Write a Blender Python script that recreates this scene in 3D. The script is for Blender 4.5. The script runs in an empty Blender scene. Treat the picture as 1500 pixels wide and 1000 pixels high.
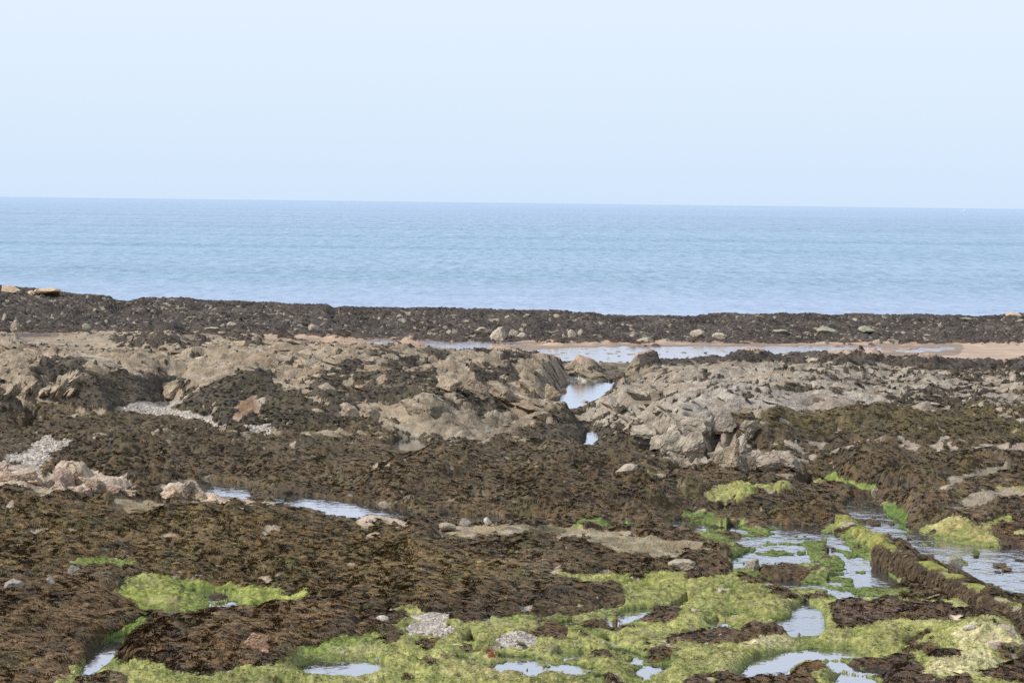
import bpy, math, random
import numpy as np
from mathutils import Matrix, Vector, Euler

random.seed(7); rng = np.random.default_rng(11)
scene = bpy.context.scene
COL = scene.collection
f32 = np.float32

# ------------------------------------------------------------------ camera
CH = 7.0                      # eye height above the rock platform
FPX = 3383.0                  # focal length measured on a 1500 px wide picture
cam_d = bpy.data.cameras.new("camera"); cam = bpy.data.objects.new("camera", cam_d); COL.objects.link(cam)
cam_d.sensor_width = 36.0; cam_d.lens = 36.0 * FPX / 1500.0
cam_d.clip_start = 0.5; cam_d.clip_end = 200000
PITCH = math.atan(203.0 / FPX); ROLL = math.atan(0.012)
Mrot = Matrix.Rotation(math.radians(90) - PITCH, 3, 'X') @ Matrix.Rotation(ROLL, 3, 'Z')
cam.matrix_world = Matrix.Translation((0, 0, CH)) @ Mrot.to_4x4()
scene.camera = cam
MR = np.array(Mrot)

def proj(x, y, z):
    """world -> position on the survey photo (pixels of a 1500 x 1000 frame)"""
    dz = z - CH
    a = MR[0, 0]*x + MR[1, 0]*y + MR[2, 0]*dz
    b = MR[0, 1]*x + MR[1, 1]*y + MR[2, 1]*dz
    c = MR[0, 2]*x + MR[1, 2]*y + MR[2, 2]*dz
    return 750.0 + FPX * a / -c, 500.0 - FPX * b / -c

def unproj(u, v, z):
    """a surveyed picture point at known height z -> world x, y"""
    d = MR @ np.array([(u-750.0)/FPX, (500.0-v)/FPX, -1.0])
    t = (z - CH) / d[2]
    return d[0]*t, d[1]*t

# ------------------------------------------------------------------ noise
from concurrent.futures import ThreadPoolExecutor
_g = rng.uniform(0, 2*math.pi, 65536)
_gx = np.cos(_g).astype(f32); _gy = np.sin(_g).astype(f32)
_pool = ThreadPoolExecutor(4)
def _pn(a):
    x, y = a
    xi = np.floor(x); yi = np.floor(y)
    xf = (x - xi).astype(f32); yf = (y - yi).astype(f32)
    xi = xi.astype(np.int32); yi = yi.astype(np.int32)
    i0 = xi & 255; i1 = (xi+1) & 255; j0 = (yi & 255) << 8; j1 = ((yi+1) & 255) << 8
    u = xf*xf*xf*(xf*(xf*6-15)+10); v = yf*yf*yf*(yf*(yf*6-15)+10)
    def gr(k, dx, dy): return _gx.take(k)*dx + _gy.take(k)*dy
    p = gr(i0+j0, xf, yf); p += u*(gr(i1+j0, xf-1, yf)-p)
    q = gr(i0+j1, xf, yf-1); q += u*(gr(i1+j1, xf-1, yf-1)-q)
    return (p + v*(q-p))*f32(1.5)
def pn(x, y, seed=0):
    x, y = np.broadcast_arrays(np.asarray(x, np.float64) + (seed*17.317) % 256, np.asarray(y, np.float64) + (seed*9.731) % 256)
    if x.ndim < 2 or x.shape[0] < 64: return _pn((x, y))
    return np.concatenate(list(_pool.map(_pn, zip(np.array_split(x, 12), np.array_split(y, 12)))))
def fbm(x, y, o=4, seed=0, g=0.5):
    s = 0; a = 1.0; n = 0
    for i in range(o):
        s = s + a*pn(x*2**i, y*2**i, seed+i*3); n += a; a *= g
    return s * f32((1.0 if o == 1 else (1.32 if o == 2 else 1.55)) / n)
def ridged(x, y, o=4, seed=0, g=0.5):
    s = 0; a = 1.0; n = 0
    for i in range(o):
        s = s + a*(1-2*np.abs(pn(x*2**i, y*2**i, seed+i*3))); n += a; a *= g
    return s / f32(n) - f32(.467)
def sstep(a, b, x):
    t = np.clip((x-a)/(b-a), 0, 1); return t*t*(3-2*t)

# ------------------------------------------------------------------ the surveyed relief
pts = []          # (u, flat-v, z)
def P(u, v, z):
    x, y = unproj(u, v, z); uu, vv = proj(x, y, 0.0); pts.append((uu, vv, z))
def PD(u, D, z):  # by distance
    x = (u-750.0)/FPX*D; uu, vv = proj(x, D, 0.0); pts.append((uu, vv, z))

for u, v, z in [
 # near shore platform
 (-120,1060,.2),(200,1060,.1),(400,1060,0),(800,1060,.02),(1200,1060,0),(1600,1060,.1),
 (20,940,.22),(60,880,.28),(130,860,.25),(0,800,.35),(200,790,.36),(400,800,.36),(600,800,.3),(300,760,.42),(100,745,.5),(20,740,.5),(-120,760,.45),(-120,880,.3),
 (480,775,.3),(430,752,.03),(520,765,.07),(600,773,.08),(660,772,.05),(455,748,.04),(390,748,.12),(430,756,.12),(480,764,.08),(560,778,.15),(350,722,.06),(320,712,.06),(500,740,.08),(620,757,.03),(560,765,.2),(720,755,.0),(800,760,.0),(900,765,.0),(700,800,.22),(660,775,.12),(900,815,.25),(800,795,.28),(980,820,.22),(1050,825,.12),
 (500,840,.26),(700,860,.3),(600,870,.25),(850,870,.15),(270,870,.0),(320,880,.0),(400,875,.03),(220,900,-.02),(300,930,.28),(480,895,.25),(400,930,.2),(540,905,.12),(165,955,-.05),(130,985,-.05),(220,975,.05),(120,905,.22),
 (600,950,0),(500,978,-.02),(680,930,.03),(800,940,0),(920,900,-.01),(1000,870,.06),(900,845,.1),(1000,950,0.02),(1050,925,.08),(1200,900,-.02),(1130,890,.05),(1100,940,.06),(1400,960,.22),(1450,920,.26),(1300,930,.1),(1300,900,.06),(1240,870,.0),(1240,975,.02),(1170,980,.08),(1490,985,.15),
 # stream on the right
 (1255,740,0),(1300,775,0),(1400,820,0),(1520,840,0),(1260,820,0),(1280,850,0),(1100,800,0),(1050,770,.02),(1180,760,.05),(1150,740,.16),(1100,735,.15),(1000,760,.03),(1050,715,.2),(1220,712,0),(1640,850,0),
 (1310,720,.25),(1320,690,.45),(1400,690,.55),(1500,685,.62),(1340,750,.2),(1450,735,.42),(1400,730,.42),(1420,770,.3),(1450,795,.05),(1500,760,.3),(1500,800,.02),(1640,700,.6),(1640,780,.3),
 # weed flats in the middle
 (0,650,.1),(-100,680,.1),(60,655,.03),(130,690,.1),(200,700,.12),(200,655,.35),(300,680,.32),(350,650,.3),(420,690,.4),(600,690,.5),(600,725,.3),(800,715,.42),(760,740,.2),(900,735,.25),(950,700,.35),(1000,695,.35),(598,650,.03),(450,645,.12),(720,655,.12),(540,648,.1),(680,680,.4),(850,680,.35),(450,720,.15),(300,705,.06),(1060,690,.3),(1150,705,.22),
 # left mid outcrop
 (40,598,.25),(40,588,.4),(50,556,1.0),(110,590,.4),(120,560,.95),(190,560,.8),(180,590,.3),(248,580,.25),(215,598,.12),(150,625,.15),(70,625,.15),(310,618,.12),(380,634,.1),(350,560,1.0),(320,595,.5),(400,575,.85),(400,620,.3),(480,605,.55),(480,570,1.1),(540,625,.3),(600,605,.7),(650,642,.12),(700,642,.12),(620,575,1.1),(560,560,1.2),(700,575,1.05),(700,610,.5),(780,560,1.1),(800,580,.8),(803,598,.2),(760,610,.35),(740,635,.15),(815,620,.42),(825,612,.45),(790,648,.12),(850,650,.1),
 (-100,590,.4),(-100,555,1.),
 (0,520,1.2),(150,520,1.2),(300,525,1.15),(450,535,1.2),(600,535,1.25),(750,535,1.2),(280,550,.95),(230,545,.95),(-120,520,1.2),
 (0,489,1.2),(250,489,1.15),(400,496,1.1),(500,504,1.05),(600,509,1.),(740,515,.95),(-120,488,1.2),
 # the pool gully
 (860,575,0),(825,590,0),(895,562,0),(840,562,0),(840,553,.1),(880,553,.15),(845,602,.05),(862,630,0),(864,650,0),(880,615,.25),(905,545,.75),(840,535,.75),(845,526,.65),(820,528,.8),(790,524,.85),(930,560,.45),(870,527,.6),
 # right mid outcrop
 (940,522,.95),(1000,545,1.3),(1100,521,1.25),(1250,526,1.3),(1350,531,1.3),(1500,535,1.3),(1640,538,1.3),
 (1100,555,1.4),(1300,560,1.4),(1450,565,1.4),(1000,580,1.3),(960,590,.95),(930,610,.6),(900,650,.28),(950,655,.3),(920,630,.4),(1000,612,1.3),(1000,655,.55),(1000,672,.3),(1060,608,1.32),(1080,650,.72),(1060,680,.3),(1120,690,.28),(1120,615,1.25),(1150,660,.68),(1180,690,.3),(1200,632,.95),(1300,610,1.15),(1400,630,.95),(1500,640,.9),(1640,640,.9),(1250,660,.70),(1230,700,.18),(1400,660,.75),(1500,665,.75),(1300,675,.6),
]: P(u, v, z)
# lee side of the mid outcrops and the sandy channel
for u, vt, zt in [(-120,488,1.2),(0,489,1.2),(130,489,1.2),(250,489,1.15),(400,496,1.1),(500,504,1.05),(600,509,1.),(740,515,.95),(800,522,.8),(845,526,.65),(890,526,.7),(940,522,.95),(1020,521,1.1),(1100,521,1.25),(1250,526,1.3),(1350,531,1.3),(1500,535,1.3),(1640,538,1.3)]:
    x, y = unproj(u, vt, zt)
    PD(u, y+4.0, -.3); PD(u, y+8, -.36)
    if y < 100: PD(u, y+14, -.36)
# the far reef
RB = [(-200,484),(0,484),(130,483),(330,487),(500,492),(560,495),(700,498),(800,499),(950,500),(1140,500),(1330,502),(1500,501),(1700,501)]
RT = [(-200,419),(0,421),(60,426),(100,431),(160,436),(170,443),(195,443),(207,438),(280,439),(290,442),(400,446),(478,449),(490,455),(505,452),(700,455),(830,459),(868,461),(885,465),(930,465),(1020,466),(1045,463),(1150,462),(1300,464),(1430,466),(1500,463),(1700,463)]
for u in range(-180, 1700, 60):
    vb = np.interp(u, *zip(*RB)); xb, yb = unproj(u, vb, -.36)
    PD(u, yb-.5, -.36)
REEF_D0 = lambda u: np.interp(u, RB_u, RB_d)
RB_u = np.array([p[0] for p in RB], float); RB_d = np.array([unproj(p[0], p[1], -.36)[1] for p in RB])
pts = np.array(pts)
def rbf_fit(p, c=9.0):
    A = np.stack([p[:, 0], p[:, 1]*2.0], 1)
    d = np.sqrt(((A[:, None]-A[None])**2).sum(-1) + c*c)
    n = len(p); M = np.zeros((n+1, n+1)); M[:n, :n] = d + np.eye(n)*1.5; M[:n, n] = 1; M[n, :n] = 1
    w = np.linalg.solve(M, np.append(p[:, 2], 0)); return A, w, c
RB_fit = rbf_fit(pts)
def rbf_eval(u, vf):
    A, w, c = RB_fit; sh = u.shape; q = np.stack([u.ravel(), vf.ravel()*2.0], 1); out = np.empty(len(q))
    for i in range(0, len(q), 20000):
        d = np.sqrt(((q[i:i+20000, None]-A[None])**2).sum(-1)+c*c); out[i:i+20000] = d @ w[:-1] + w[-1]
    return out.reshape(sh)
# coarse table in (u, flat v)
TU = np.linspace(-240, 1740, 331); TV = np.linspace(470, 1130, 661)
TAB = rbf_eval(*np.meshgrid(TU, TV)).astype(f32)
def bil(tab, fx, fy):
    h, w = tab.shape[:2]
    fx = np.clip(fx, 0, w-1.001); fy = np.clip(fy, 0, h-1.001)
    i = fx.astype(np.int32); j = fy.astype(np.int32); a = (fx-i).astype(f32); b = (fy-j).astype(f32)
    if tab.ndim == 3: a = a[..., None]; b = b[..., None]
    return (tab[j, i]*(1-a)+tab[j, i+1]*a)*(1-b)+(tab[j+1, i]*(1-a)+tab[j+1, i+1]*a)*b

# ------------------------------------------------------------------ polygon helper
RU0, RV0, RS = -100, 400, 2
RW, RH = 850, 350
def raster(poly, blur):
    pu = np.array([(p[0]-RU0)/RS for p in poly]); pv = np.array([(p[1]-RV0)/RS for p in poly])
    m = int(blur/RS*2+3)
    x0 = max(0, int(pu.min())-m); x1 = min(RW, int(pu.max())+m+2); y0 = max(0, int(pv.min())-m); y1 = min(RH, int(pv.max())+m+2)
    if x1 <= x0 or y1 <= y0: return None
    sub = 3
    gx = (np.arange((x1-x0)*sub)+.5)/sub + x0 - .5; gy = (np.arange((y1-y0)*sub)+.5)/sub + y0 - .5
    ins = np.zeros((len(gy), len(gx)), bool)
    for k in range(len(pu)):
        xa, ya, xb, yb = pu[k-1], pv[k-1], pu[k], pv[k]
        if ya == yb: continue
        c = ((gy >= min(ya, yb)) & (gy < max(ya, yb)))
        xi = xa + (gy-ya)*(xb-xa)/(yb-ya)
        ins[c] ^= gx[None] > xi[c][:, None]
    a = ins.reshape(y1-y0, sub, x1-x0, sub).mean((1, 3)).astype(f32)
    def box(a, r, ax):
        if r < 1: return a
        k = 2*r+1; p = [(0, 0), (0, 0)]; p[ax] = (r+1, r); c = np.cumsum(np.pad(a, p, mode='edge'), ax)
        return (np.take(c, np.arange(k, c.shape[ax]), ax) - np.take(c, np.arange(0, c.shape[ax]-k), ax))/k
    r = int(round(blur/RS/1.5)); ry = max(0, int(round(r*.6)))
    for _ in range(2): a = box(box(a, r, 1), ry, 0)
    return a, x0, x1, y0, y1

# ------------------------------------------------------------------ grid of the shore (fan so that far relief is not over-dense)
tin = np.arange(-0.262, 0.2621, 0.00041)
tout = 0.262 + np.cumsum(0.0006*1.07**np.arange(72))
T = np.concatenate([-tout[::-1], tin, tout])
lnD = [math.log(24.0)]
while lnD[-1] < math.log(152.0):
    d = math.exp(lnD[-1])
    s = 0.0025 if d < 31 else (0.00125 if d < 58 else (0.00105 if d < 100 else 0.0012))
    lnD.append(lnD[-1] + s)
YR = np.exp(np.array(lnD))
NY, NX = len(YR), len(T)
# spread the rows of every column so that steep faces get as many as flat ground
yc = YR[::3]; Yc = np.repeat(yc[:, None], NX, 1); uc, vc = proj(Yc*T[None], Yc, 0.0)
zc_ = bil(TAB, (np.clip(uc, -230, 1730)-TU[0])/(TU[1]-TU[0]), (vc-TV[0])/(TV[1]-TV[0]))
zc_ = np.where(Yc > 112, -.36, zc_)
met = np.sqrt((np.diff(np.log(Yc), axis=0)/.0013)**2 + (np.diff(zc_, axis=0)/(.0005*Yc[1:]))**2)
kx = 41; pad = np.pad(met, ((4, 4), (kx, kx)), mode='edge'); cs = np.cumsum(np.pad(pad, ((0, 0), (1, 0))), 1); met = (cs[:, 2*kx+1:]-cs[:, :-2*kx-1])/(2*kx+1)
cs = np.cumsum(np.pad(met, ((1, 0), (0, 0))), 0); met = (cs[9:]-cs[:-9])/9
cum = np.concatenate([np.zeros((1, NX)), np.cumsum(met, 0)])
NY = 1750
Y = np.stack([np.interp(np.linspace(0, cum[-1, i], NY), cum[:, i], yc) for i in range(NX)], 1); X = Y * T[None]
print("grid", NY, NX, NY*NX)

u0, vf0 = proj(X, Y, 0.0)
u0c = np.clip(u0, -230, 1730)
calm_i = np.zeros((RH, RW), f32)
for q in ([(800,560),(845,545),(920,550),(915,575),(880,600),(840,620),(875,625),(878,665),(845,665),(845,625),(795,605)], [(270,695),(420,700),(660,735),(680,785),(420,765),(330,745)], [(535,636),(665,636),(690,692),(520,692)], [(150,578),(275,575),(420,620),(620,628),(620,648),(400,650),(240,628),(150,615)], [(-60,635),(125,632),(120,665),(90,692),(-60,692)]):
    r = raster(q, 16); calm_i[r[3]:r[4], r[1]:r[2]] = np.maximum(calm_i[r[3]:r[4], r[1]:r[2]], r[0])
calm = 1-.9*bil(calm_i, (np.clip(u0, RU0+8, RU0+RW*RS-8)-RU0)/RS-.5, (vf0-RV0)/RS-.5)
wk = (sstep(58, 66, Y)*(1-sstep(104, 112, Y))*.8 + .2)*calm*(1-.7*sstep(84, 95, Y))
wu = (fbm(X/1.6, Y/1.0, 4, 11, .5)*18 + ridged((X+Y*.5)/1.2, Y/1.1, 3, 15, .4)*12)*wk
wv = (fbm(X/1.5, Y/.9, 4, 13, .5)*9 + ridged((X-Y*.4)/1.3, Y/.6, 3, 17, .4)*5)*wk
base = bil(TAB, (u0c+wu-TU[0])/(TU[1]-TU[0]), (vf0+wv-TV[0])/(TV[1]-TV[0]))
YP = Y
base = np.where(Y > 108, np.maximum(base, -.4), base)
# far reef profile
D0 = REEF_D0(u0c) + 1.4*pn(X/6, Y/60, 41)
s = Y - D0
DC = 12.5
vt = np.interp(u0c, *zip(*RT))
vh = 297 + (u0c-750)*0.012
zc = CH - (vt - vh)/FPX*(D0+DC)
rr = np.clip(s/DC, 0, 1)
prof = -.36 + (zc+.36)*(0.25*rr + 0.75*rr**1.4)*np.where(s < 0, 0, 1)
prof = np.where(s > DC, zc - (s-DC)*.03*(s < DC+3) - np.clip(s-DC-3, 0, 30)*.32 - .09*(s >= DC+3), prof)
prof = np.maximum(prof, -3.2)
reefm = sstep(-.6, 1.2, s)
base = base*(1-reefm) + prof*reefm
base = base.astype(f32)
YN = Y + 1.3*base      # noise runs along steep faces too

# ------------------------------------------------------------------ cover map (what grows or lies where), surveyed polygons
CLS = 'wgrps'   # seaweed, green algae, rock, pebbles, sand
cov = np.zeros((RH, RW, 5), f32); cov[..., 0] = .75; cov[..., 2] = .25
WT = np.zeros((RH, RW, 3), f32); GT = WT.copy(); RT_ = WT.copy()
BROWN = (.098, .073, .047); OLIVE = (.105, .080, .036); PURP = (.076, .062, .053); RED = (.092, .058, .046); DARK = (.074, .061, .047); ORNG = (.11, .05, .02)
GREEN = (.245, .243, .085); BRIGHT = (.170, .215, .055); CREAM_G = (.43, .385, .21); DEEPG = (.085, .13, .03)
PALE = (.300, .240, .172); GREY = (.315, .270, .215); CREAM = (.42, .335, .262); TAN = (.255, .210, .130); PINK = (.320, .262, .210); OTAN = (.235, .150, .095); ROCKD = (.19, .155, .11)
WT[:] = BROWN; GT[:] = GREEN; RT_[:] = PALE
def paint(poly, mix, blur=6, wt=None, gt=None, rt=None, a=1.0):
    r = raster(poly, blur)
    if r is None: return
    al, x0, x1, y0, y1 = r; al = (al*a)[..., None]
    t = np.zeros(5, f32)
    if mix:
        for k, v in mix.items(): t[CLS.index(k)] = v
        cov[y0:y1, x0:x1] = cov[y0:y1, x0:x1]*(1-al) + t*al
    for img, c in ((WT, wt), (GT, gt), (RT_, rt)):
        if c is not None: img[y0:y1, x0:x1] = img[y0:y1, x0:x1]*(1-al) + np.array(c, f32)*al

# far reef and channel
paint([(-100,400),(1600,400),(1600,501),(1330,503),(950,501),(700,499),(560,496),(330,488),(130,484),(-100,485)], dict(w=.68, r=.32), 2, wt=PURP, rt=(.26,.225,.175))
paint([(-100,484),(330,488),(560,496),(800,500),(1600,502),(1600,540),(1250,530),(1100,524),(850,528),(740,518),(500,506),(400,498),(-100,492)], dict(s=.95, w=.05), 2, wt=RED)
for q in ([(180,486),(520,494),(500,497),(330,493)], [(560,497),(740,502),(720,505),(600,501)], [(780,502),(960,504),(1000,507),(800,506)], [(640,509),(740,511),(850,510),(740,514)], [(1180,507),(1290,505),(1300,508),(1220,511)], [(1150,514),(1300,510),(1380,508),(1370,511),(1250,515)]):
    paint(q, dict(w=.62, s=.38), 3, wt=RED)
# left mid outcrop
paint([(-100,488),(250,487),(400,495),(500,503),(740,514),(850,524),(850,545),(820,560),(815,600),(770,615),(740,642),(680,647),(560,625),(500,605),(420,570),(330,555),(300,590),(240,592),(110,592),(-100,594)], dict(r=.84, w=.16), 4, wt=DARK)
paint([(-100,500),(500,508),(820,530),(820,548),(700,538),(560,530),(480,528),(330,545),(-100,540)], dict(r=.90, w=.10), 6)
paint([(-100,545),(60,548),(110,560),(105,590),(-100,594)], dict(r=.9, w=.1), 6)
paint([(600,600),(660,585),(790,612),(740,642),(690,645),(620,622)], dict(r=.97, w=.03), 4, rt=(.225,.185,.135))
for q, c in [([(150,491),(260,492),(275,508),(180,506)], .62), ([(330,491),(375,495),(385,510),(345,505)], .7), ([(30,545),(60,532),(120,525),(125,542),(60,552)], .68), ([(270,497),(300,495),(305,508),(275,508)], .65),
    ([(110,548),(170,545),(200,552),(245,550),(282,560),(270,582),(238,572),(240,592),(170,602),(100,592),(90,575)], .82),
    ([(255,592),(300,565),(350,543),(385,540),(400,560),(420,580),(500,588),(500,625),(420,628),(330,622),(280,606)], .76),
    ([(500,530),(560,535),(640,545),(650,568),(560,588),(500,592),(440,570)], .58), ([(690,540),(740,545),(760,556),(720,572),(685,562)], .72), ([(555,515),(610,520),(600,545),(560,545)], .6), ([(640,585),(720,582),(745,606),(650,600)], .5),
    ([(440,590),(480,585),(560,600),(540,618),(450,610)], .55), ([(620,512),(660,515),(650,525),(620,522)], .65), ([(730,517),(780,520),(770,533),(735,530)], .6)]:
    paint(q, dict(w=c, r=1-c), 4, wt=DARK)
paint([(345,586),(370,578),(388,612),(345,614)], dict(r=.8, w=.2), 4, rt=OTAN)
paint([(235,562),(262,556),(270,578),(255,592),(240,586)], dict(r=.95, w=.05), 4, rt=PALE)
paint([(770,637),(800,612),(830,604),(852,620),(862,652),(780,654)], dict(w=.80, r=.2), 4, wt=DARK)
# right mid outcrop
paint([(850,525),(960,521),(1100,520),(1250,526),(1500,534),(1600,536),(1600,628),(1500,625),(1330,605),(1130,600),(1065,607),(1080,640),(1170,692),(1090,694),(980,674),(905,643),(840,612),(905,566),(850,545)], dict(r=.82, w=.18), 4, wt=DARK, rt=GREY)
paint([(850,527),(960,523),(960,545),(905,560),(850,552)], dict(r=.95, w=.05), 4, rt=(.225,.185,.125))
paint([(930,521),(990,516),(1100,520),(1190,517),(1300,525),(1460,531),(1600,534),(1600,544),(1450,542),(1390,545),(1300,534),(1150,527),(1060,534),(940,531)], dict(w=.84, r=.16), 3, wt=PURP)
paint([(1350,588),(1370,570),(1500,565),(1600,570),(1600,612),(1400,607)], dict(w=.5, r=.5), 8, wt=OLIVE)
paint([(1180,545),(1600,560),(1600,600),(1200,590)], dict(w=.26, r=.74), 10, wt=DARK)
paint([(868,662),(870,632),(900,622),(960,647),(985,668),(900,658)], dict(w=.68, r=.32), 4, wt=DARK)
paint([(1000,560),(1150,570),(1300,585),(1180,600),(1060,600),(960,610)], dict(r=.97, w=.03), 8, rt=(.31,.275,.235))
paint([(1065,606),(1130,601),(1200,603),(1290,594),(1340,603),(1500,622),(1600,625),(1600,658),(1350,644),(1230,640),(1150,638),(1110,622)], dict(w=.74, r=.26), 7, wt=(.098,.076,.040))
paint([(1100,692),(1110,662),(1170,640),(1330,644),(1600,656),(1600,670),(1400,663),(1280,657),(1200,674),(1160,704)], dict(r=.60, w=.40), 7, rt=PINK)
paint([(1160,704),(1200,672),(1290,657),(1400,663),(1600,670),(1600,705),(1450,705),(1300,742),(1280,722),(1180,714)], dict(w=.90, r=.10), 5, rt=PINK)
# right ledges
paint([(1280,700),(1380,675),(1600,670),(1600,810),(1460,800),(1380,795),(1310,765)], dict(w=.88, r=.10, g=.02), 5)
paint([(1370,718),(1390,700),(1430,685),(1482,682),(1452,696),(1400,713),(1375,722)], dict(r=.97, w=.03), 2, rt=(.25,.215,.16))
paint([(1388,747),(1408,728),(1460,715),(1600,703),(1600,722),(1480,737),(1400,748)], dict(r=.97, w=.03), 2, rt=(.25,.215,.16))
paint([(1368,788),(1373,765),(1395,756),(1420,759),(1458,780),(1462,798),(1400,802)], dict(g=.97, w=.03), 3, gt=(.29,.25,.10))
paint([(1288,735),(1312,735),(1332,752),(1322,778),(1300,757)], dict(g=.8, w=.2), 3, gt=DEEPG)
paint([(1320,775),(1370,782),(1400,800),(1470,802),(1600,803),(1600,812),(1400,810)], dict(g=.85, w=.15), 3, gt=DEEPG)
paint([(1440,767),(1600,765),(1600,803),(1480,800)], dict(w=.8, g=.2), 4, wt=RED)
paint([(1430,755),(1480,755),(1490,768),(1440,770)], dict(g=.85, w=.15), 4, gt=GREEN)
paint([(1163,700),(1230,702),(1292,708),(1288,717),(1200,714)], dict(g=.92, w=.08), 2, gt=BRIGHT)
paint([(1180,719),(1282,716),(1275,731),(1240,731)], dict(w=.97, g=.03), 3, wt=RED)
# middle flats
paint([(160,599),(200,590),(250,581),(272,589),(248,599),(316,613),(300,620),(240,610),(172,607)], dict(p=1.), 1.5)
paint([(-100,688),(0,674),(40,655),(68,637),(77,645),(116,648),(85,661),(65,676),(82,681),(40,685)], dict(p=1.), 2)
paint([(285,620),(330,628),(400,632),(560,630),(600,638),(480,642),(400,642),(320,636)], dict(r=.6, w=.4), 4, rt=TAN)
paint([(310,616),(372,627),(372,631),(305,620)], dict(p=.8, w=.2), 1.5)
paint([(365,629),(398,624),(404,634),(372,636)], dict(p=.9, w=.1), 2)
paint([(640,640),(740,640),(800,652),(720,656),(650,652)], dict(r=.6, w=.4), 4)
paint([(823,551),(870,551),(880,558),(845,560),(823,562)], dict(p=1.), 2)
paint([(-100,686),(30,676),(60,690),(70,712),(75,695),(105,677),(140,691),(200,711),(190,729),(130,726),(60,721),(-100,702)], dict(r=.97, w=.03), 3, rt=CREAM)
paint([(222,720),(270,699),(300,714),(350,726),(420,744),(350,742),(260,737)], dict(r=.97, w=.03), 3, rt=CREAM)
paint([(390,726),(450,728),(540,738),(625,757),(560,762),(480,748)], dict(s=.5, p=.3, r=.2), 3, rt=PINK)
paint([(420,742),(520,752),(610,768),(590,776),(480,760)], dict(r=.55, w=.45), 4, rt=CREAM)
for q in ([(153,750),(168,735),(205,734),(247,742),(200,750)], [(38,784),(40,772),(74,771),(50,787)], [(365,802),(374,793),(402,798),(385,807)], [(292,770),(308,756),(328,759),(310,772)], [(40,722),(70,716),(110,728),(60,735)], [(200,740),(245,736),(250,746),(215,752)], [(110,600),(150,596),(150,606),(115,606)], [(220,636),(250,632),(258,644),(228,644)], [(950,680),(930,686),(908,692),(912,684)]):
    paint(q, dict(r=.93, w=.07), 2, rt=TAN)
paint([(-100,728),(150,735),(300,745),(600,790),(760,840),(600,890),(420,880),(200,835),(-100,860)], None, 20, wt=(.122,.088,.043))
paint([(640,792),(640,775),(700,768),(760,770),(830,772),(900,778),(1000,792),(1062,812),(1055,832),(1000,816),(900,813),(870,800),(800,790),(700,786)], dict(r=.84, w=.16), 4, rt=TAN)
paint([(410,760),(500,765),(560,772),(540,780),(440,772)], dict(r=.5, w=.5), 4, rt=TAN)
paint([(1270,800),(1500,870),(1500,890),(1300,830)], dict(w=.7, g=.3), 4)
# foreground greens
paint([(752,836),(850,842),(1000,838),(1080,842),(1100,860),(1200,862),(1330,880),(1500,880),(1600,880),(1600,1100),(420,1100),(395,988),(440,945),(560,930),(600,905),(700,890),(790,900),(918,888),(870,860)], dict(g=.78, w=.15, r=.07), 5, rt=CREAM)
paint([(960,760),(1060,758),(1240,768),(1300,800),(1340,872),(1200,872),(1080,842),(1060,812)], dict(g=.56, w=.36, r=.08), 6, gt=(.15,.175,.055), wt=(.10,.07,.045))
paint([(1030,722),(1080,704),(1145,720),(1060,747)], dict(g=.66, w=.34), 5, gt=GREEN)
paint([(940,690),(990,680),(985,700),(950,705)], dict(g=.5, w=.5), 5, gt=GREEN)
paint([(960,765),(1010,745),(1060,752),(1000,775)], dict(g=.66, w=.34), 4, gt=DEEPG)
paint([(800,760),(900,755),(960,770),(900,776),(820,772)], dict(g=.5, w=.5), 4, gt=DEEPG)
paint([(162,872),(200,842),(235,844),(290,847),(320,856),(335,849),(430,861),(465,876),(440,892),(350,907),(300,902),(190,892)], dict(g=.76, w=.20, r=.04), 3, gt=(.215,.230,.060), rt=CREAM)
paint([(82,833),(120,823),(160,817),(205,822),(190,833),(120,835)], dict(g=.82, w=.18), 4, gt=BRIGHT)
paint([(170,795),(190,792),(192,802),(172,804)], dict(g=.7, w=.3), 4, gt=BRIGHT)
paint([(148,950),(158,910),(200,898),(235,905),(200,925),(188,945),(160,965)], dict(g=.85, w=.15), 4, gt=BRIGHT)
paint([(60,1100),(85,975),(130,960),(250,958),(240,985),(310,990),(400,972),(430,945),(500,935),(560,932),(640,920),(640,1100)], dict(g=.86, w=.14), 4)
paint([(550,880),(600,872),(640,885),(600,905),(550,905)], dict(g=.7, w=.3), 5)
paint([(500,940),(560,915),(600,920),(560,945)], dict(g=.8, w=.2), 4)
# weed tongues and clumps on the green
paint([(600,800),(700,820),(770,843),(830,853),(900,864),(914,886),(850,897),(780,891),(700,908),(640,892),(540,882),(500,850)], dict(w=.97, r=.03), 4)
paint([(166,968),(185,938),(220,908),(300,903),(440,888),(490,868),(540,888),(565,922),(450,937),(400,952),(370,978),(280,982),(200,968)], dict(w=.97, r=.03), 4, wt=(.116,.076,.042))
paint([(-100,850),(120,850),(190,880),(205,905),(150,930),(120,960),(90,1000),(-100,1060)], dict(w=.95, r=.04, g=.01), 6, wt=(.116,.076,.042))
paint([(90,1100),(110,1000),(170,990),(180,1010),(170,1100)], dict(w=.9, g=.1), 4)
for q in ([(768,928),(800,911),(828,917),(826,933)], [(838,912),(880,906),(945,922),(900,926)], [(908,906),(960,884),(998,896),(985,912),(930,912)], [(966,944),(1000,928),(1100,914),(1150,914),(1140,930),(1050,940)], [(858,962),(880,955),(902,966)], [(500,875),(545,880),(570,928),(530,915)], [(660,905),(700,895),(716,908),(680,913)], [(1000,812),(1060,820),(1066,846),(1000,848)], [(1110,834),(1150,821),(1182,838),(1172,852),(1112,852)], [(560,935),(585,930),(590,940),(565,943)], [(615,945),(635,940),(635,955),(618,953)], [(940,960),(970,955),(985,962),(950,968)]):
    paint(q, dict(w=.95, g=.05), 2.5, wt=(.098,.066,.045))
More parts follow.
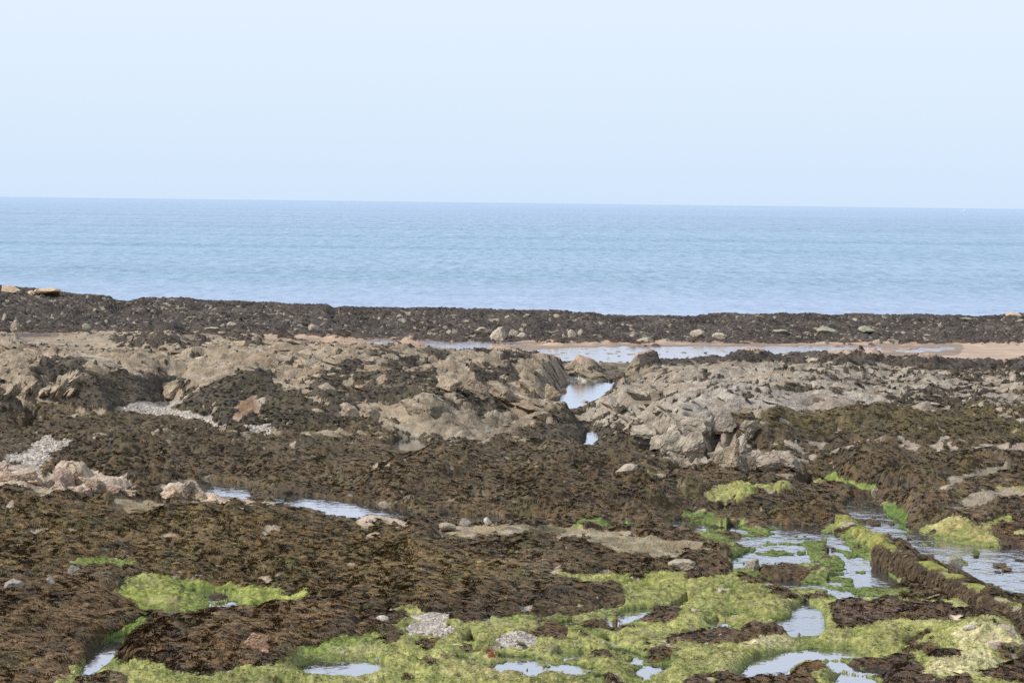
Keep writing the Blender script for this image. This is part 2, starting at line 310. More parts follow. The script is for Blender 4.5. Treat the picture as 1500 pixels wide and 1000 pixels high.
for q in ([(1220,888),(1300,876),(1400,890),(1490,908),(1400,913),(1300,907),(1235,925),(1210,912)], [(985,1000),(1060,984),(1130,988),(1190,1000),(1190,1060),(985,1060)], [(1208,972),(1260,961),(1330,968),(1352,986),(1260,988)], [(1360,960),(1400,957),(1410,968),(1370,970)], [(1430,990),(1470,975),(1520,960),(1600,955),(1600,985),(1480,1000)], [(1365,950),(1330,945),(1340,955)], [(1300,985),(1420,1000),(1400,1040),(1290,1040)]):
    paint(q, dict(w=.74, g=.20, r=.06), 4, wt=(.095,.064,.048), rt=CREAM)
paint([(1148,978),(1178,966),(1212,974),(1205,986),(1165,986)], dict(w=.9, g=.1), 3, wt=ORNG)
paint([(1390,932),(1440,914),(1480,928),(1520,948),(1400,947)], dict(g=.7, r=.3), 5, gt=CREAM_G)
paint([(1345,988),(1378,955),(1450,953),(1475,972),(1420,992)], None, 5, gt=CREAM_G)
paint([(1100,930),(1180,935),(1170,945),(1080,950)], None, 5, gt=CREAM_G)
paint([(640,960),(760,960),(900,990),(640,1000)], None, 12, gt=(.30,.275,.115))
paint([(760,838),(1000,838),(1080,860),(900,860)], None, 8, gt=(.225,.225,.07))
paint([(640,885),(760,880),(760,905),(680,912)], None, 6, gt=BRIGHT)
paint([(360,955),(420,940),(600,935),(420,965),(330,985)], None, 6, gt=BRIGHT)
paint([(1222,756),(1245,765),(1300,790),(1310,812),(1285,812),(1240,785),(1222,770)], dict(g=.9, w=.1), 3, gt=(.22,.21,.06))
# gravel
for q in ([(592,905),(650,898),(682,900),(650,912),(605,914)], [(590,918),(625,908),(665,920),(650,938),(600,935)], [(720,945),(760,925),(790,930),(780,952),(735,955)], [(740,888),(770,882),(785,892),(760,900)], [(700,903),(735,903),(735,909),(705,910)], [(568,856),(600,852),(606,858),(570,860)], [(660,930),(700,925),(690,935)]):
    paint(q, dict(p=.66, g=.30, w=.04), 4)
# bare orange-brown slab in the weed mound
paint([(353,926),(372,921),(385,926),(398,940),(398,962),(388,966),(380,948),(362,938)], dict(r=1.), 1.5, rt=OTAN)
paint([(92,930),(102,926),(115,940),(108,942)], dict(r=.9, g=.1), 2, rt=CREAM)
paint([(80,975),(92,972),(110,990),(100,993)], dict(r=.95), 2, rt=CREAM)

# ------------------------------------------------------------------ rock pools: polygon, level, islands, label
POOLS = [
 ([(823,566),(845,558),(905,560),(892,576),(862,590),(836,603),(808,598),(820,580)], 0.0, 0.0, 3),
 ([(849,664),(862,626),(876,632),(869,664)], 0.02, 0.0, 2),
 ([(556,652),(590,641),(640,648),(610,664)], 0.03, 0.0, 2),
 ([(278,699),(330,704),(385,714),(412,728),(385,735),(345,728),(300,719)], 0.06, 0.0, 2),
 ([(392,722),(450,725),(540,735),(640,755),(570,763),(470,752),(405,738)], 0.04, 0.02, 2),
 ([(622,752),(760,757),(830,762),(740,768),(640,762)], -0.02, 0.08, 2),
 ([(118,988),(130,960),(160,940),(190,936),(172,955),(142,976),(126,990)], -0.06, 0.0, 2),
 ([(202,892),(262,893),(285,906),(250,910),(215,905)], -0.04, 0.02, 2),
 ([(302,866),(330,865),(334,875),(312,877)], -0.04, 0.0, 2),
 ([(438,976),(478,966),(555,969),(562,979),(505,988),(452,987)], -0.03, 0.0, 2),
 ([(900,908),(915,892),(942,889),(962,889),(1000,881),(1005,884),(950,898),(915,907)], -0.03, 0.0, 1.5),
 ([(800,915),(840,905),(880,907),(830,915)], -0.03, 0.0, 1.5),
 ([(808,960),(820,952),(868,953),(862,962),(815,964)], -0.03, 0.0, 1.5),
 ([(765,988),(780,975),(802,975),(795,984),(775,990)], -0.03, 0.0, 1.5),
 ([(676,943),(690,932),(706,938),(700,945)], -0.03, 0.0, 1.5),
 ([(1036,912),(1050,906),(1068,908),(1060,914)], -0.03, 0.0, 1.5),
 ([(874,940),(890,935),(910,937),(900,943)], -0.03, 0.0, 1.5),
 ([(1000,775),(1020,765),(1065,768),(1062,775),(1015,779)], 0.0, 0.02, 2),
 ([(1050,745),(1058,740),(1066,744),(1062,749)], 0.12, 0.0, 1.5),
 ([(1070,840),(1072,818),(1110,800),(1200,795),(1215,805),(1180,815),(1190,830),(1130,822),(1085,838)], 0.0, 0.09, 3),
 ([(1210,795),(1217,781),(1232,790),(1252,810),(1292,830),(1320,855),(1300,862),(1262,862),(1212,857),(1212,845),(1245,838),(1225,812)], 0.0, 0.07, 3),
 ([(1160,893),(1178,884),(1202,898),(1198,918),(1192,936),(1160,927),(1138,910),(1165,902)], -0.03, 0.04, 2),
 ([(1082,990),(1108,964),(1160,953),(1240,951),(1264,959),(1170,967),(1132,988)], -0.03, 0.02, 2),
 ([(1215,1003),(1235,985),(1265,990),(1300,1000),(1280,1015)], -0.03, 0.0, 2),
 ([(1315,948),(1340,944),(1360,950),(1335,955)], -0.03, 0.0, 1.5),
 ([(1235,742),(1247,726),(1282,727),(1288,745),(1315,765),(1365,788),(1440,800),(1600,806),(1600,880),(1520,878),(1440,850),(1360,815),(1310,795),(1265,772),(1245,757)], 0.0, 0.075, 3),
 ([(1490,920),(1500,900),(1540,900),(1540,950),(1500,945)], 0.0, 0.0, 2),
 ([(1160,716),(1180,706),(1205,710),(1190,718)], 0.02, 0.0, 2),
 ([(440,502),(600,499),(720,501),(790,507),(640,511),(500,508)], -0.37, 0.0, 2),
 ([(720,517),(800,511),(900,508),(1050,508),(1200,507),(1330,510),(1230,514),(1120,519),(1050,523),(960,528),(850,529),(760,521)], -0.37, 0.062, 2),
 ([(-60,489),(40,488),(75,490),(60,493),(-60,494)], -0.37, 0.0, 1.5),
 ([(1300,512),(1390,508),(1400,510),(1330,515)], -0.37, 0.0, 1.5),
]
_lo, _hi = RU0+12, RU0+RW*RS-12
ui = np.where(u0 < _lo, 2*_lo-u0, np.where(u0 > _hi, 2*_hi-u0, u0)); ui = np.clip(ui, _lo, _hi)
def vtrue(z): return proj(X, Y, z)[1]
vv = vtrue(base)
n1 = fbm(X/1.1, Y/1.5, 3, 2); n2 = fbm(X/1.1, Y/1.5, 3, 5)
wpx = (22.0*(60/Y)**.3)
fx = (ui + n1*9 - RU0)/RS - .5; fy = (vv + n2*4.5 - RV0)/RS - .5
C = bil(cov, fx, fy)

# ------------------------------------------------------------------ relief detail
rockw = np.clip(C[..., 2]*1.15, 0, 1)
mid = sstep(60, 66, Y) * (1-sstep(110, 118, Y))
H = base.copy()
# broad lumps
lump = fbm(X/2.6, YN/3.4, 4, 21)
H += lump*(.10 + .10*mid*(1-sstep(84, 96, Y))) * (1 - .9*C[..., 4])
# strata: tilted beds, steps facing the viewer
strike = X*0.10 + Y + 1.3*fbm(X/5.0, YN/7.0, 3, 31)
slope = np.abs(np.gradient(base, axis=0)/np.maximum(np.gradient(Y, axis=0), 1e-4)); kk = 9
cs_ = np.cumsum(np.pad(slope, ((kk+1, kk), (0, 0)), mode='edge'), 0); slope = (cs_[2*kk+1:]-cs_[:-2*kk-1])/(2*kk+1)
calm_s = 1/(1+(slope/.55)**2)
t1 = strike/2.3; t1 = t1 - np.floor(t1)
saw = np.where(t1 < .22, t1/.22, 1-(t1-.22)/.78) - .5
t2 = (strike + .5*pn(X/1.6, YN/3, 33))/.83; t2 = t2-np.floor(t2)
saw2 = np.where(t2 < .25, t2/.25, 1-(t2-.25)/.75) - .5
patch = sstep(-.25, .35, fbm(X/7, YN/9, 2, 37))
strata = saw*.30*patch + saw2*.13
diag = ridged((X*.9+YN*.45)/2.6, (YN*.9-X*.4)/1.0, 4, 45, .45)
blocks = ridged(X/1.5, YN/.9, 4, 47, .45)
tiny = ridged((X+.3*YN)/.60, YN/.30, 3, 49)
crestf = 1-.65*sstep(82, 95, Y)*(1-reefm)
rockd = strata*.9 + diag*.26 + blocks*.20 + tiny*.075
plat = sstep(3.0, 5.5, X)*sstep(62, 68, Y)*(1-reefm)
H += rockd * calm_s * crestf * (1-.35*plat) * (rockw*.72+.28*calm) * (mid*.8 + .34) * (1-.95*C[..., 4]) * (1-.85*C[..., 3])
# far reef roughness
reef_n = (ridged(X/1.6, YN/1.8, 4, 51)*.26 + fbm(X/.7, YN/.8, 3, 53)*.10)
H += reef_n * reefm * (1-sstep(DC-2, DC+1, s)*.75)
# flats: weed covered boulders and hollows
flat = 1-mid*rockw-reefm
boul = np.maximum(0, fbm(X/2.1, YN/1.4, 3, 61)+.05)
flatk = np.clip(flat, 0, 1)*C[..., 0]
H += boul*calm_s*calm*(.11 + .55*sstep(40, 52, Y))*flatk
H += np.maximum(0, fbm(X/.75, YN/.95, 2, 63))*.16*flatk
# algae cushions
H += ((.32-np.abs(pn(X/.75, YN/.7, 65)))*.20 + (.3-np.abs(pn(X/.27, YN/.3, 66)))*.06 + .07*fbm(X/1.6, YN/1.6, 2, 68))*C[..., 1]
# deep clefts in the right outcrop front
for cu, cv, cw, dep, lean in [(1047,652,9,.75,10),(1066,655,7,.6,-6),(1095,665,7,.7,6),(1000,640,6,.4,12),(1020,660,5,.35,8)]:
    cx, cy = unproj(cu, cv, .6)
    q = np.exp(-(((X-cx)-(Y-cy)*.25+.12*pn(X/.3, Y/.2, 5))/(cw/FPX*cy))**2 - ((Y-cy)/.8)**2); H -= dep*q.astype(f32)
# cream crags: jagged knolls
def knoll(cu, cv, ru, h, z0, jag, seed, rv=.5, ex=.6):
    global H
    cx, cy = unproj(cu, cv, z0); r = ru/FPX*cy
    d = ((X-cx)/r)**2 + ((Y-cy)/(r*rv))**2
    d = d*(1 + jag*1.6*fbm(X/.4, Y/.5, 3, seed+7))
    k = np.clip(1.15-d*1.15, 0, 1)**ex
    j = 1 + jag*(1.2*ridged((X+Y*.3)/.75, Y/.42, 3, seed, .5) + .35*fbm(X/.3, Y/.2, 2, seed+3))
    H = np.maximum(H, z0 + h*k*j - (d > 1)*9).astype(f32)
for a in [(20,702,60,.36,.25,.35,71),(105,708,44,.62,.25,.40,72),(150,715,48,.36,.25,.45,73),(262,728,34,.40,.2,.45,74),(305,734,34,.22,.15,.45,75)]: knoll(a[0], a[1], a[2], a[3]*.7, *a[4:], rv=1.0, ex=1.0)
# foreground weed and algae mounds
for a in [(300,950,120,.30,.02,.06,81),(430,915,70,.26,.05,.06,82),(1455,948,80,.40,.05,.10,83),(1410,985,70,.22,.03,.10,84),(1180,985,55,.20,-.02,.06,85),(1415,795,48,.42,.0,.10,86),(1060,930,75,.14,.02,.08,87),(830,880,70,.22,.05,.05,88),(360,885,14,.2,0.,.1,89),(240,866,14,.2,0,.1,90),(960,905,40,.12,.0,.1,94),(800,925,30,.12,0,.1,95),(1030,835,45,.25,.05,.1,96),(1145,845,32,.2,0,.1,97)]:
    knoll(*a, rv=1.6 if a[6] not in (83, 84, 86) else 1.0)

# pools
pool_faces = []
INN = np.zeros_like(H); RIM = np.zeros_like(H); POOLW = np.zeros_like(H); LEVEL = np.full_like(H, -9)
vv2 = vtrue(np.zeros_like(H))
def grow(poly, lev):
    cu = sum(p[0] for p in poly)/len(poly); cv = sum(p[1] for p in poly)/len(poly)
    if cv < 835 or lev < -.2: return poly
    return [(cu+(p[0]-cu)*1.12, cv+3+(p[1]-cv)*1.35) for p in poly]
POOLS = [(grow(p, l_), l_, i_, b_) for p, l_, i_, b_ in POOLS]
for poly, lev, isl, blur in POOLS:
    vl = vtrue(np.full_like(H, lev)) if abs(lev) > .2 else vv2 - lev*FPX/Y
    fx2 = (ui + n1*5 - RU0)/RS - .5; fy2 = (vl + n2*2.0 - RV0)/RS - .5
    us = [p[0] for p in poly]; vs = [p[1] for p in poly]
    box = (u0 > min(us)-40) & (u0 < max(us)+40) & (vl > min(vs)-25) & (vl < max(vs)+25)
    img = np.zeros((RH, RW), f32); r = raster(poly, blur); img[r[3]:r[4], r[1]:r[2]] = r[0]
    ring_i = np.zeros((RH, RW), f32); r = raster(poly, blur*2+(24 if lev > -.2 else 8)); ring_i[r[3]:r[4], r[1]:r[2]] = r[0]
    jj, ii = np.nonzero(box)
    j0, j1, i0, i1 = jj.min(), jj.max()+1, ii.min(), ii.max()+1
    sl = (slice(j0, j1), slice(i0, i1))
    a = bil(img, fx2[sl], fy2[sl]); ring = bil(ring_i, fx2[sl], fy2[sl])
    xs, ys = X[sl], Y[sl]
    wob = fbm(xs/.9, ys/1.6, 3, 101)*.25 + fbm(xs/.3, ys/.5, 2, 103)*.12
    inn = sstep(.14, .50, a + wob*(.7 if isl else .6)*(a > .02))
    h = H[sl]
    rimh = lev + .015 + .03*np.clip(.5+lump[sl], 0, 1)
    rk = sstep(.0, .42, ring)
    h2 = h*(1-rk) + np.clip(h, rimh, rimh+.06)*rk
    h2 = np.where(ring > .01, np.maximum(h2, lev+.015), h2)
    bed = lev - .09 + isl*1.9*np.maximum(0, fbm(xs/.55, ys/1.1, 3, 107)+.16)*(isl > 0)
    h3 = h2*(1-inn) + bed*inn
    H[sl] = h3
    RIM[sl] = np.maximum(RIM[sl], sstep(.12, .5, ring))
    INN[sl] = np.maximum(INN[sl], inn)
    POOLW[sl] = np.maximum(POOLW[sl], inn*(bed < lev+.0)); LEVEL[sl] = np.where(ring > .01, lev, LEVEL[sl])
    m = np.zeros(H.shape, bool); m[sl] = a > .003
    pool_faces.append((m, lev))

ZONES = [([(955,768),(1060,755),(1150,766),(1212,768),(1235,792),(1292,832),(1322,860),(1300,874),(1200,878),(1110,858),(1062,838),(1078,802)], 0.0, .50),
 ([(1240,745),(1290,745),(1330,770),(1400,797),(1600,806),(1600,900),(1500,880),(1400,840),(1310,800)], 0.0, .62),
 ([(600,945),(700,920),(900,882),(1010,876),(1150,888),(1225,900),(1215,940),(1280,955),(1330,1000),(1050,1010),(800,990),(640,965)], -0.03, .24),
 ([(180,885),(250,850),(330,858),(440,872),(430,890),(300,908),(215,910)], -0.04, .28),
 ([(1000,745),(1050,738),(1060,770),(940,772)], 0.0, .40)]
ZN = np.zeros_like(H)
for poly, lev, frac in ZONES:
    img = np.zeros((RH, RW), f32); r = raster(poly, 22); img[r[3]:r[4], r[1]:r[2]] = r[0]
    al = bil(img, (ui + n1*6 - RU0)/RS-.5, (vv2 - lev*FPX/Y + n2*3 - RV0)/RS-.5)
    nz_ = fbm(X/1.0, Y/1.5, 4, 601, .55) + .35*pn(X/2.4, Y/3.4, 603)
    hz_ = lev + .085*np.clip((nz_ - {.50: -.0, .62: .10, .24: -.34, .28: -.10, .40: -.08}[frac])/.33, -1, 1.5) + .45*np.clip(H-lev-.05, 0, 1)
    k_ = sstep(.08, .92, al)
    k_ = k_*(1-sstep(.02, .6, INN))
    H = H*(1-k_) + hz_*k_
    inz = (k_ > .5)
    LEVEL = np.where(inz & (LEVEL < -1), lev, LEVEL); POOLW = np.where(inz & (H < lev), 1.0, POOLW); RIM = np.maximum(RIM, k_*sstep(.07, .02, H-lev)); ZN = np.maximum(ZN, k_)
    pool_faces.append((al > .2, lev))
for cu, cv, ru, h, sd in [(1232,764,24,.17,92),(1246,774,22,.19,93),(1260,784,22,.20,94),(1275,793,22,.24,95),(1290,801,22,.28,96)]:
    H0 = H.copy(); knoll(cu, cv+4, ru, h, 0.0, .12, sd, rv=1.5); POOLW = np.where(H > H0+.01, 0, POOLW)
def smooth2(a, k):
    for ax in (0, 1):
        p = [(0, 0), (0, 0)]; p[ax] = (k+1, k); c = np.cumsum(np.pad(a, p, mode='edge'), ax); a = (np.take(c, np.arange(2*k+1, c.shape[ax]), ax)-np.take(c, np.arange(0, c.shape[ax]-2*k-1), ax))/(2*k+1)
    return a
near_w = (np.clip(smooth2(np.maximum(RIM, POOLW), 9)*1.6, 0, 1)*(1-sstep(50, 54, Y))).astype(f32)
Hm = smooth2(smooth2(H, 7), 6)
land = POOLW < .5
H = np.where(land, H*(1-.85*near_w) + .85*near_w*np.where(LEVEL > -1, np.maximum(Hm, LEVEL+.012), Hm), H).astype(f32)
# ------------------------------------------------------------------ who grows where
vv = vtrue(H)
fy = (vv + n2*4.0 - RV0)/RS - .5
# sample cover at smoothed relief so features do not smear down steep faces
fyb = (0.5*vv + 0.5*vtrue(base) + n2*4.0 - RV0)/RS - .5
C = bil(cov, fx, fyb)
Wt = bil(WT, fx, fyb); Gt = bil(GT, fx, fyb); Rt = bil(RT_, fx, fyb)
na = fbm(X/.85, YN/.75, 5, 201, .62); nb = fbm(X/.9, YN/1.1, 4, 211, .6); nc = fbm(X/.5, YN/.7, 5, 221, .65); nd = fbm(X/.35, YN/.4, 3, 231)
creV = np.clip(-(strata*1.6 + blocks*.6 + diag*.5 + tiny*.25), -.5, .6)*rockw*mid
amp = 1.35
big = fbm(X/3.2, YN/3.8, 3, 241)
sw = C[..., 0] + amp*(na*.50 + nd*.22 + big*.22 + .35*nd*reefm) + creV*.95
lines = np.maximum(1-2*np.abs(pn(X/2.8+.5*nc, YN/.95, 621)), 1-2*np.abs(pn(X/1.7+.5*na, YN/.7, 623)))
sw = sw + .95*sstep(.80, .95, lines)*mid*sstep(-.2, .35, big)*np.where(X > 2.5, 1, .45) + .25*nd*(Y < 47)
sw = sw + .75*sstep(.22, .6, fbm(X/.42, YN/.30, 3, 627))*mid*rockw
sg = C[..., 1] + amp*(nb*.62 - big*.1 + nd*.18) + .55*RIM*(Y < 50)*(C[..., 1] + C[..., 0] > .5)
sr = C[..., 2] + amp*(nc*.52 - nd*.2)
sp = C[..., 3] + .5*nb
ss = C[..., 4] + .25*nd
# islands in pools carry algae
isl_up = (LEVEL > -1) & (H > LEVEL-.02) & (POOLW < .5) & (bil(cov, fx, fyb)[..., 4] < .5) & (Y < 60)
S = np.stack([sw, sg, sr, sp, ss], -1)
Cx = C.copy(); Cx[..., 1] += .02*RIM*(Y < 50)
S = np.where(Cx <= .004, -2, S)
win = S.argmax(-1)
def margin(k):
    o = np.delete(S, k, -1).max(-1); return S[..., k]-o
mw = margin(0); mg = margin(1)
wet = (POOLW > .35) & (H < LEVEL)
mw = np.where(wet, mw-1.2*POOLW, mw); mg = np.where(wet, mg-1.2*POOLW, mg)
dW = sstep(-.02, .22, mw); dG = sstep(-.02, .25, mg)
clump = 1-np.abs(fbm(X/.42, YN/.55, 3, 301))*2.2
strand = pn(X/.075+nb*2, YN/.16+na*2, 311)*.5 + pn(X/.045, YN/.09, 313)*.35
farfac = np.clip(Y/70, .8, 1.6)
tw = calm_s**.5*(.035 + .075*np.clip(clump, 0, 1) + .028*strand*farfac)*dW
tw = tw*(1-.7*RIM)*(1-.55*ZN)
HW = H + tw - .05*(1-sstep(-.06, .0, mw))
cush = 1-np.abs(pn(X/.30, YN/.42, 321))*2
tg = (.02 + .035*np.clip(cush, 0, 1) + .020*pn(X/.085, YN/.11, 323) + .013*pn(X/.035, YN/.05, 325))*dG
tg = tg*(1-.6*RIM)*(1-.4*ZN)
HG = H + tg - .04*(1-sstep(-.06, .0, mg))

# ------------------------------------------------------------------ vertex colours
def hue(c, *fs):
    for a, k in fs: c = c*(1-k[..., None]) + np.array(a, f32)*k[..., None]
    return c
fine = pn(X/.09, YN/.13, 401); fine2 = pn(X/.05, YN/.07, 403); md = fbm(X/.5, YN/.7, 3, 405); lg = fbm(X/2.5, YN/3.5, 3, 407)
wcol = Wt * (1 + .32*md + .40*lg + .45*fine + .40*fine2)[..., None]
wcol = hue(wcol, ((.120, .085, .040), .50*sstep(.0, .55, fbm(X/1.3, YN/1.5, 4, 411))*np.where(Y < 57, 1, np.where(Y < 78, .5, 0))), ((.085, .085, .035), .4*sstep(.1, .6, fbm(X/1.1, YN/1.1, 3, 417))*(Y < 78)), ((.046, .040, .034), .6*sstep(.08, .6, fbm(X/.6, YN/.8, 3, 413))))
wcol = hue(wcol, ((.185, .100, .034), .50*sstep(.15, .65, pn(X/.13, YN/.18, 415))*(Y < 58)), ((.125, .105, .072), .5*sstep(.2, .6, fbm(X/.5, YN/.45, 3, 419))*(Y > 54)*(Y < 80)))
wcol = np.clip(wcol*.86*(1 + .28*fbm(X/2.0, YN/2.4, 2, 421))[..., None], .010, 1)
gcol = Gt * (.92 + .30*md + .24*lg + .40*fine + .34*fine2)[..., None]
hgt = np.clip((cush + np.clip(boul, 0, .3))*.5, 0, 1)
gcol = hue(gcol, ((.40, .35, .20), .55*sstep(.1, .7, nb)*(.35+.65*hgt)), (BRIGHT, .45*sstep(.15, .7, na)), (DEEPG, .6*sstep(.1, .7, -nb)))
gcol = hue(gcol, (DEEPG, .55*RIM*(H < LEVEL+.07)), ((.10, .075, .04), .5*sstep(.25, .7, fbm(X/.25, YN/.3, 3, 437))))
gcol = np.clip(gcol*1.02, .015, 1)
rcol = Rt * (1 + .22*md + .22*lg + .18*fine + .22*pn(X/.25, YN/.5, 421))[..., None]
rcol = hue(rcol, ((.125, .097, .066), .55*sstep(.1, .55, fbm(X/1.4, YN/1.0, 4, 431))), ((.42, .38, .33), .35*sstep(.15, .5, fbm(X/.8, YN/.6, 4, 433))), ((.30, .20, .13), .30*sstep(.15, .5, fbm(X/2, YN/2, 3, 435))), ((.07, .055, .04), .6*sstep(.12, .45, creV)), ((.085, .068, .05), .5*sstep(.12, .5, ridged((X+.5*YN)/.45, (YN-.5*X)/.16, 3, 439))*mid))  # creV term paints crevice shade into the rock colour
scol = np.array((.395, .285, .205), f32)*(1 + .10*md + .08*lg)[..., None]
scol = hue(scol, ((.26, .17, .13), .5*sstep(0, .5, fbm(X/5, YN/1.2, 3, 441))))
pcol = np.array((.33, .295, .255), f32)*(1 + .25*md + .5*fine + .35*fine2)[..., None]
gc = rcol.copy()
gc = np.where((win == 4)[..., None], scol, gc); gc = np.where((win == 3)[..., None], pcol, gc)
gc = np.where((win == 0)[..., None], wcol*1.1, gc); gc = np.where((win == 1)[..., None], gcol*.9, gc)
wetk = np.clip(sstep(.10, .0, H-LEVEL), 0, 1)*(LEVEL > -1)
gc = gc*(1-.45*wetk)[..., None]
under = wet[..., None]
gc = np.where(under, gc*.5 + np.array((.03, .045, .03), f32)*.5, gc)
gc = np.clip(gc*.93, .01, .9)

# ------------------------------------------------------------------ materials
def mat(name): 
    m = bpy.data.materials.new(name); m.use_nodes = True; n = m.node_tree.nodes; b = n.get('Principled BSDF'); return m, n, m.node_tree.links, b
def noise_node(n, l, scale, detail=4, rough=.6, vec=None, mapping=None):
    t = n.new('ShaderNodeTexNoise'); t.inputs['Scale'].default_value = scale; t.inputs['Detail'].default_value = detail; t.inputs['Roughness'].default_value = rough
    if vec is not None: l.new(vec, t.inputs['Vector'])
    return t
def ground_mat(name, rough, var, bump_d, sc1, sc2, spec=.25, attr='Col', stretch=(1, 1, 1)):
    m, n, l, b = mat(name)
    at = n.new('ShaderNodeAttribute'); at.attribute_name = attr
    tc = n.new('ShaderNodeTexCoord'); mp = n.new('ShaderNodeMapping'); mp.inputs['Scale'].default_value = stretch; l.new(tc.outputs['Object'], mp.inputs['Vector'])
    a = noise_node(n, l, sc1, 5, .65, mp.outputs[0]); c = noise_node(n, l, sc2, 3, .6, mp.outputs[0])
    mr = n.new('ShaderNodeMapRange'); mr.inputs[1].default_value = .28; mr.inputs[2].default_value = .72; mr.inputs[3].default_value = 1-var; mr.inputs[4].default_value = 1+var
    add = n.new('ShaderNodeMath'); add.operation = 'MULTIPLY_ADD'; add.inputs[1].default_value = .5; l.new(a.outputs['Fac'], add.inputs[0])
    h2 = n.new('ShaderNodeMath'); h2.operation = 'MULTIPLY'; h2.inputs[1].default_value = .5; l.new(c.outputs['Fac'], h2.inputs[0]); l.new(h2.outputs[0], add.inputs[2])
    l.new(add.outputs[0], mr.inputs[0])
    mx = n.new('ShaderNodeVectorMath'); mx.operation = 'SCALE'; l.new(at.outputs['Color'], mx.inputs[0]); l.new(mr.outputs[0], mx.inputs['Scale'])
    l.new(mx.outputs[0], b.inputs['Base Color'])
    bp = n.new('ShaderNodeBump'); bp.inputs['Strength'].default_value = 1; bp.inputs['Distance'].default_value = bump_d; l.new(add.outputs[0], bp.inputs['Height']); l.new(bp.outputs[0], b.inputs['Normal'])
    b.inputs['Roughness'].default_value = rough; b.inputs['Specular IOR Level'].default_value = spec
    return m
M_ROCK = ground_mat('weathered rock', .9, .50, .10, 4.5, 19, .15, stretch=(1, .7, 1.5))
M_WEED = ground_mat('bladder wrack', .75, .45, .035, 9, 27, .12)
M_ALG = ground_mat('green algae', .8, .55, .035, 9, 30, .15)
M_SAND = ground_mat('wet sand', .7, .12, .01, 1.5, 9, .3)

def tuft_mat(name, rough, spec):
    m, n, l, b = mat(name)
    at = n.new('ShaderNodeAttribute'); at.attribute_type = 'INSTANCER'; at.attribute_name = 'tcol'
    tc = n.new('ShaderNodeTexCoord'); a = noise_node(n, l, 14, 3, .6, tc.outputs['Object'])
    mr = n.new('ShaderNodeMapRange'); mr.inputs[1].default_value = .3; mr.inputs[2].default_value = .7; mr.inputs[3].default_value = .6; mr.inputs[4].default_value = 1.5; l.new(a.outputs['Fac'], mr.inputs[0])
    mx = n.new('ShaderNodeVectorMath'); mx.operation = 'SCALE'; l.new(at.outputs['Color'], mx.inputs[0]); l.new(mr.outputs[0], mx.inputs['Scale'])
    l.new(mx.outputs[0], b.inputs['Base Color']); b.inputs['Roughness'].default_value = rough; b.inputs['Specular IOR Level'].default_value = spec
    return m
M_TUFT = tuft_mat('wrack fronds', .65, .14); M_GTUFT = tuft_mat('algae strands', .7, .15); M_PEB = tuft_mat('pebble stone', .8, .2)

# ------------------------------------------------------------------ mesh helpers
def tag(o, label=None, cat=None, group=None, kind=None):
    if label: o['label'] = label
    if cat: o['category'] = cat
    if group: o['group'] = group
    if kind: o['kind'] = kind
    return o
def link(name, me, m, parent=None):
    o = bpy.data.objects.new(name, me); COL.objects.link(o)
    if m: me.materials.append(m)
    if parent: o.parent = parent
    return o
def raw_mesh(name, V, F, colour=None, smooth=True, attrs=None):
    """V (n,3), F (m,4 or 3) numpy"""
    me = bpy.data.meshes.new(name); k = F.shape[1]
    me.vertices.add(len(V)); me.vertices.foreach_set('co', np.ascontiguousarray(V, f32).ravel())
    me.loops.add(F.size); me.loops.foreach_set('vertex_index', np.ascontiguousarray(F, np.int32).ravel())
    me.polygons.add(len(F)); me.polygons.foreach_set('loop_start', np.arange(0, F.size, k, dtype=np.int32))
    me.update(calc_edges=True)
    me.polygons.foreach_set('use_smooth', np.full(len(F), smooth))
    if colour is not None:
        ca = me.color_attributes.new('Col', 'FLOAT_COLOR', 'POINT'); ca.data.foreach_set('color', np.concatenate([colour, np.ones((len(V), 1))], 1).astype(f32).ravel())
    for nm, (ty, arr) in (attrs or {}).items():
        at = me.attributes.new(nm, ty, 'POINT')
        key = {'FLOAT': 'value', 'FLOAT_VECTOR': 'vector', 'FLOAT_COLOR': 'color'}[ty]
        at.data.foreach_set(key, np.ascontiguousarray(arr, f32).ravel())
    return me
IDX = np.arange(NY*NX, dtype=np.int32).reshape(NY, NX)
QUAD = np.stack([IDX[:-1, :-1], IDX[:-1, 1:], IDX[1:, 1:], IDX[1:, :-1]], -1)
def facemask(vm, mode='any'):
    a = [vm[:-1, :-1], vm[:-1, 1:], vm[1:, 1:], vm[1:, :-1]]
    return (a[0] | a[1] | a[2] | a[3]) if mode == 'any' else (a[0] & a[1] & a[2] & a[3])
def cut(name, fm, Z, colour, attrs=None):
    F = QUAD[fm]
    if len(F) == 0: return None
    ids, inv = np.unique(F.ravel(), return_inverse=True)
    V = np.stack([X.ravel()[ids], Y.ravel()[ids], Z.ravel()[ids]], -1)
    at = {k: (t, a.reshape(NY*NX, *a.shape[2:])[ids]) for k, (t, a) in (attrs or {}).items()}
    return raw_mesh(name, V, inv.reshape(-1, 4), None if colour is None else colour.reshape(-1, 3)[ids], True, at)

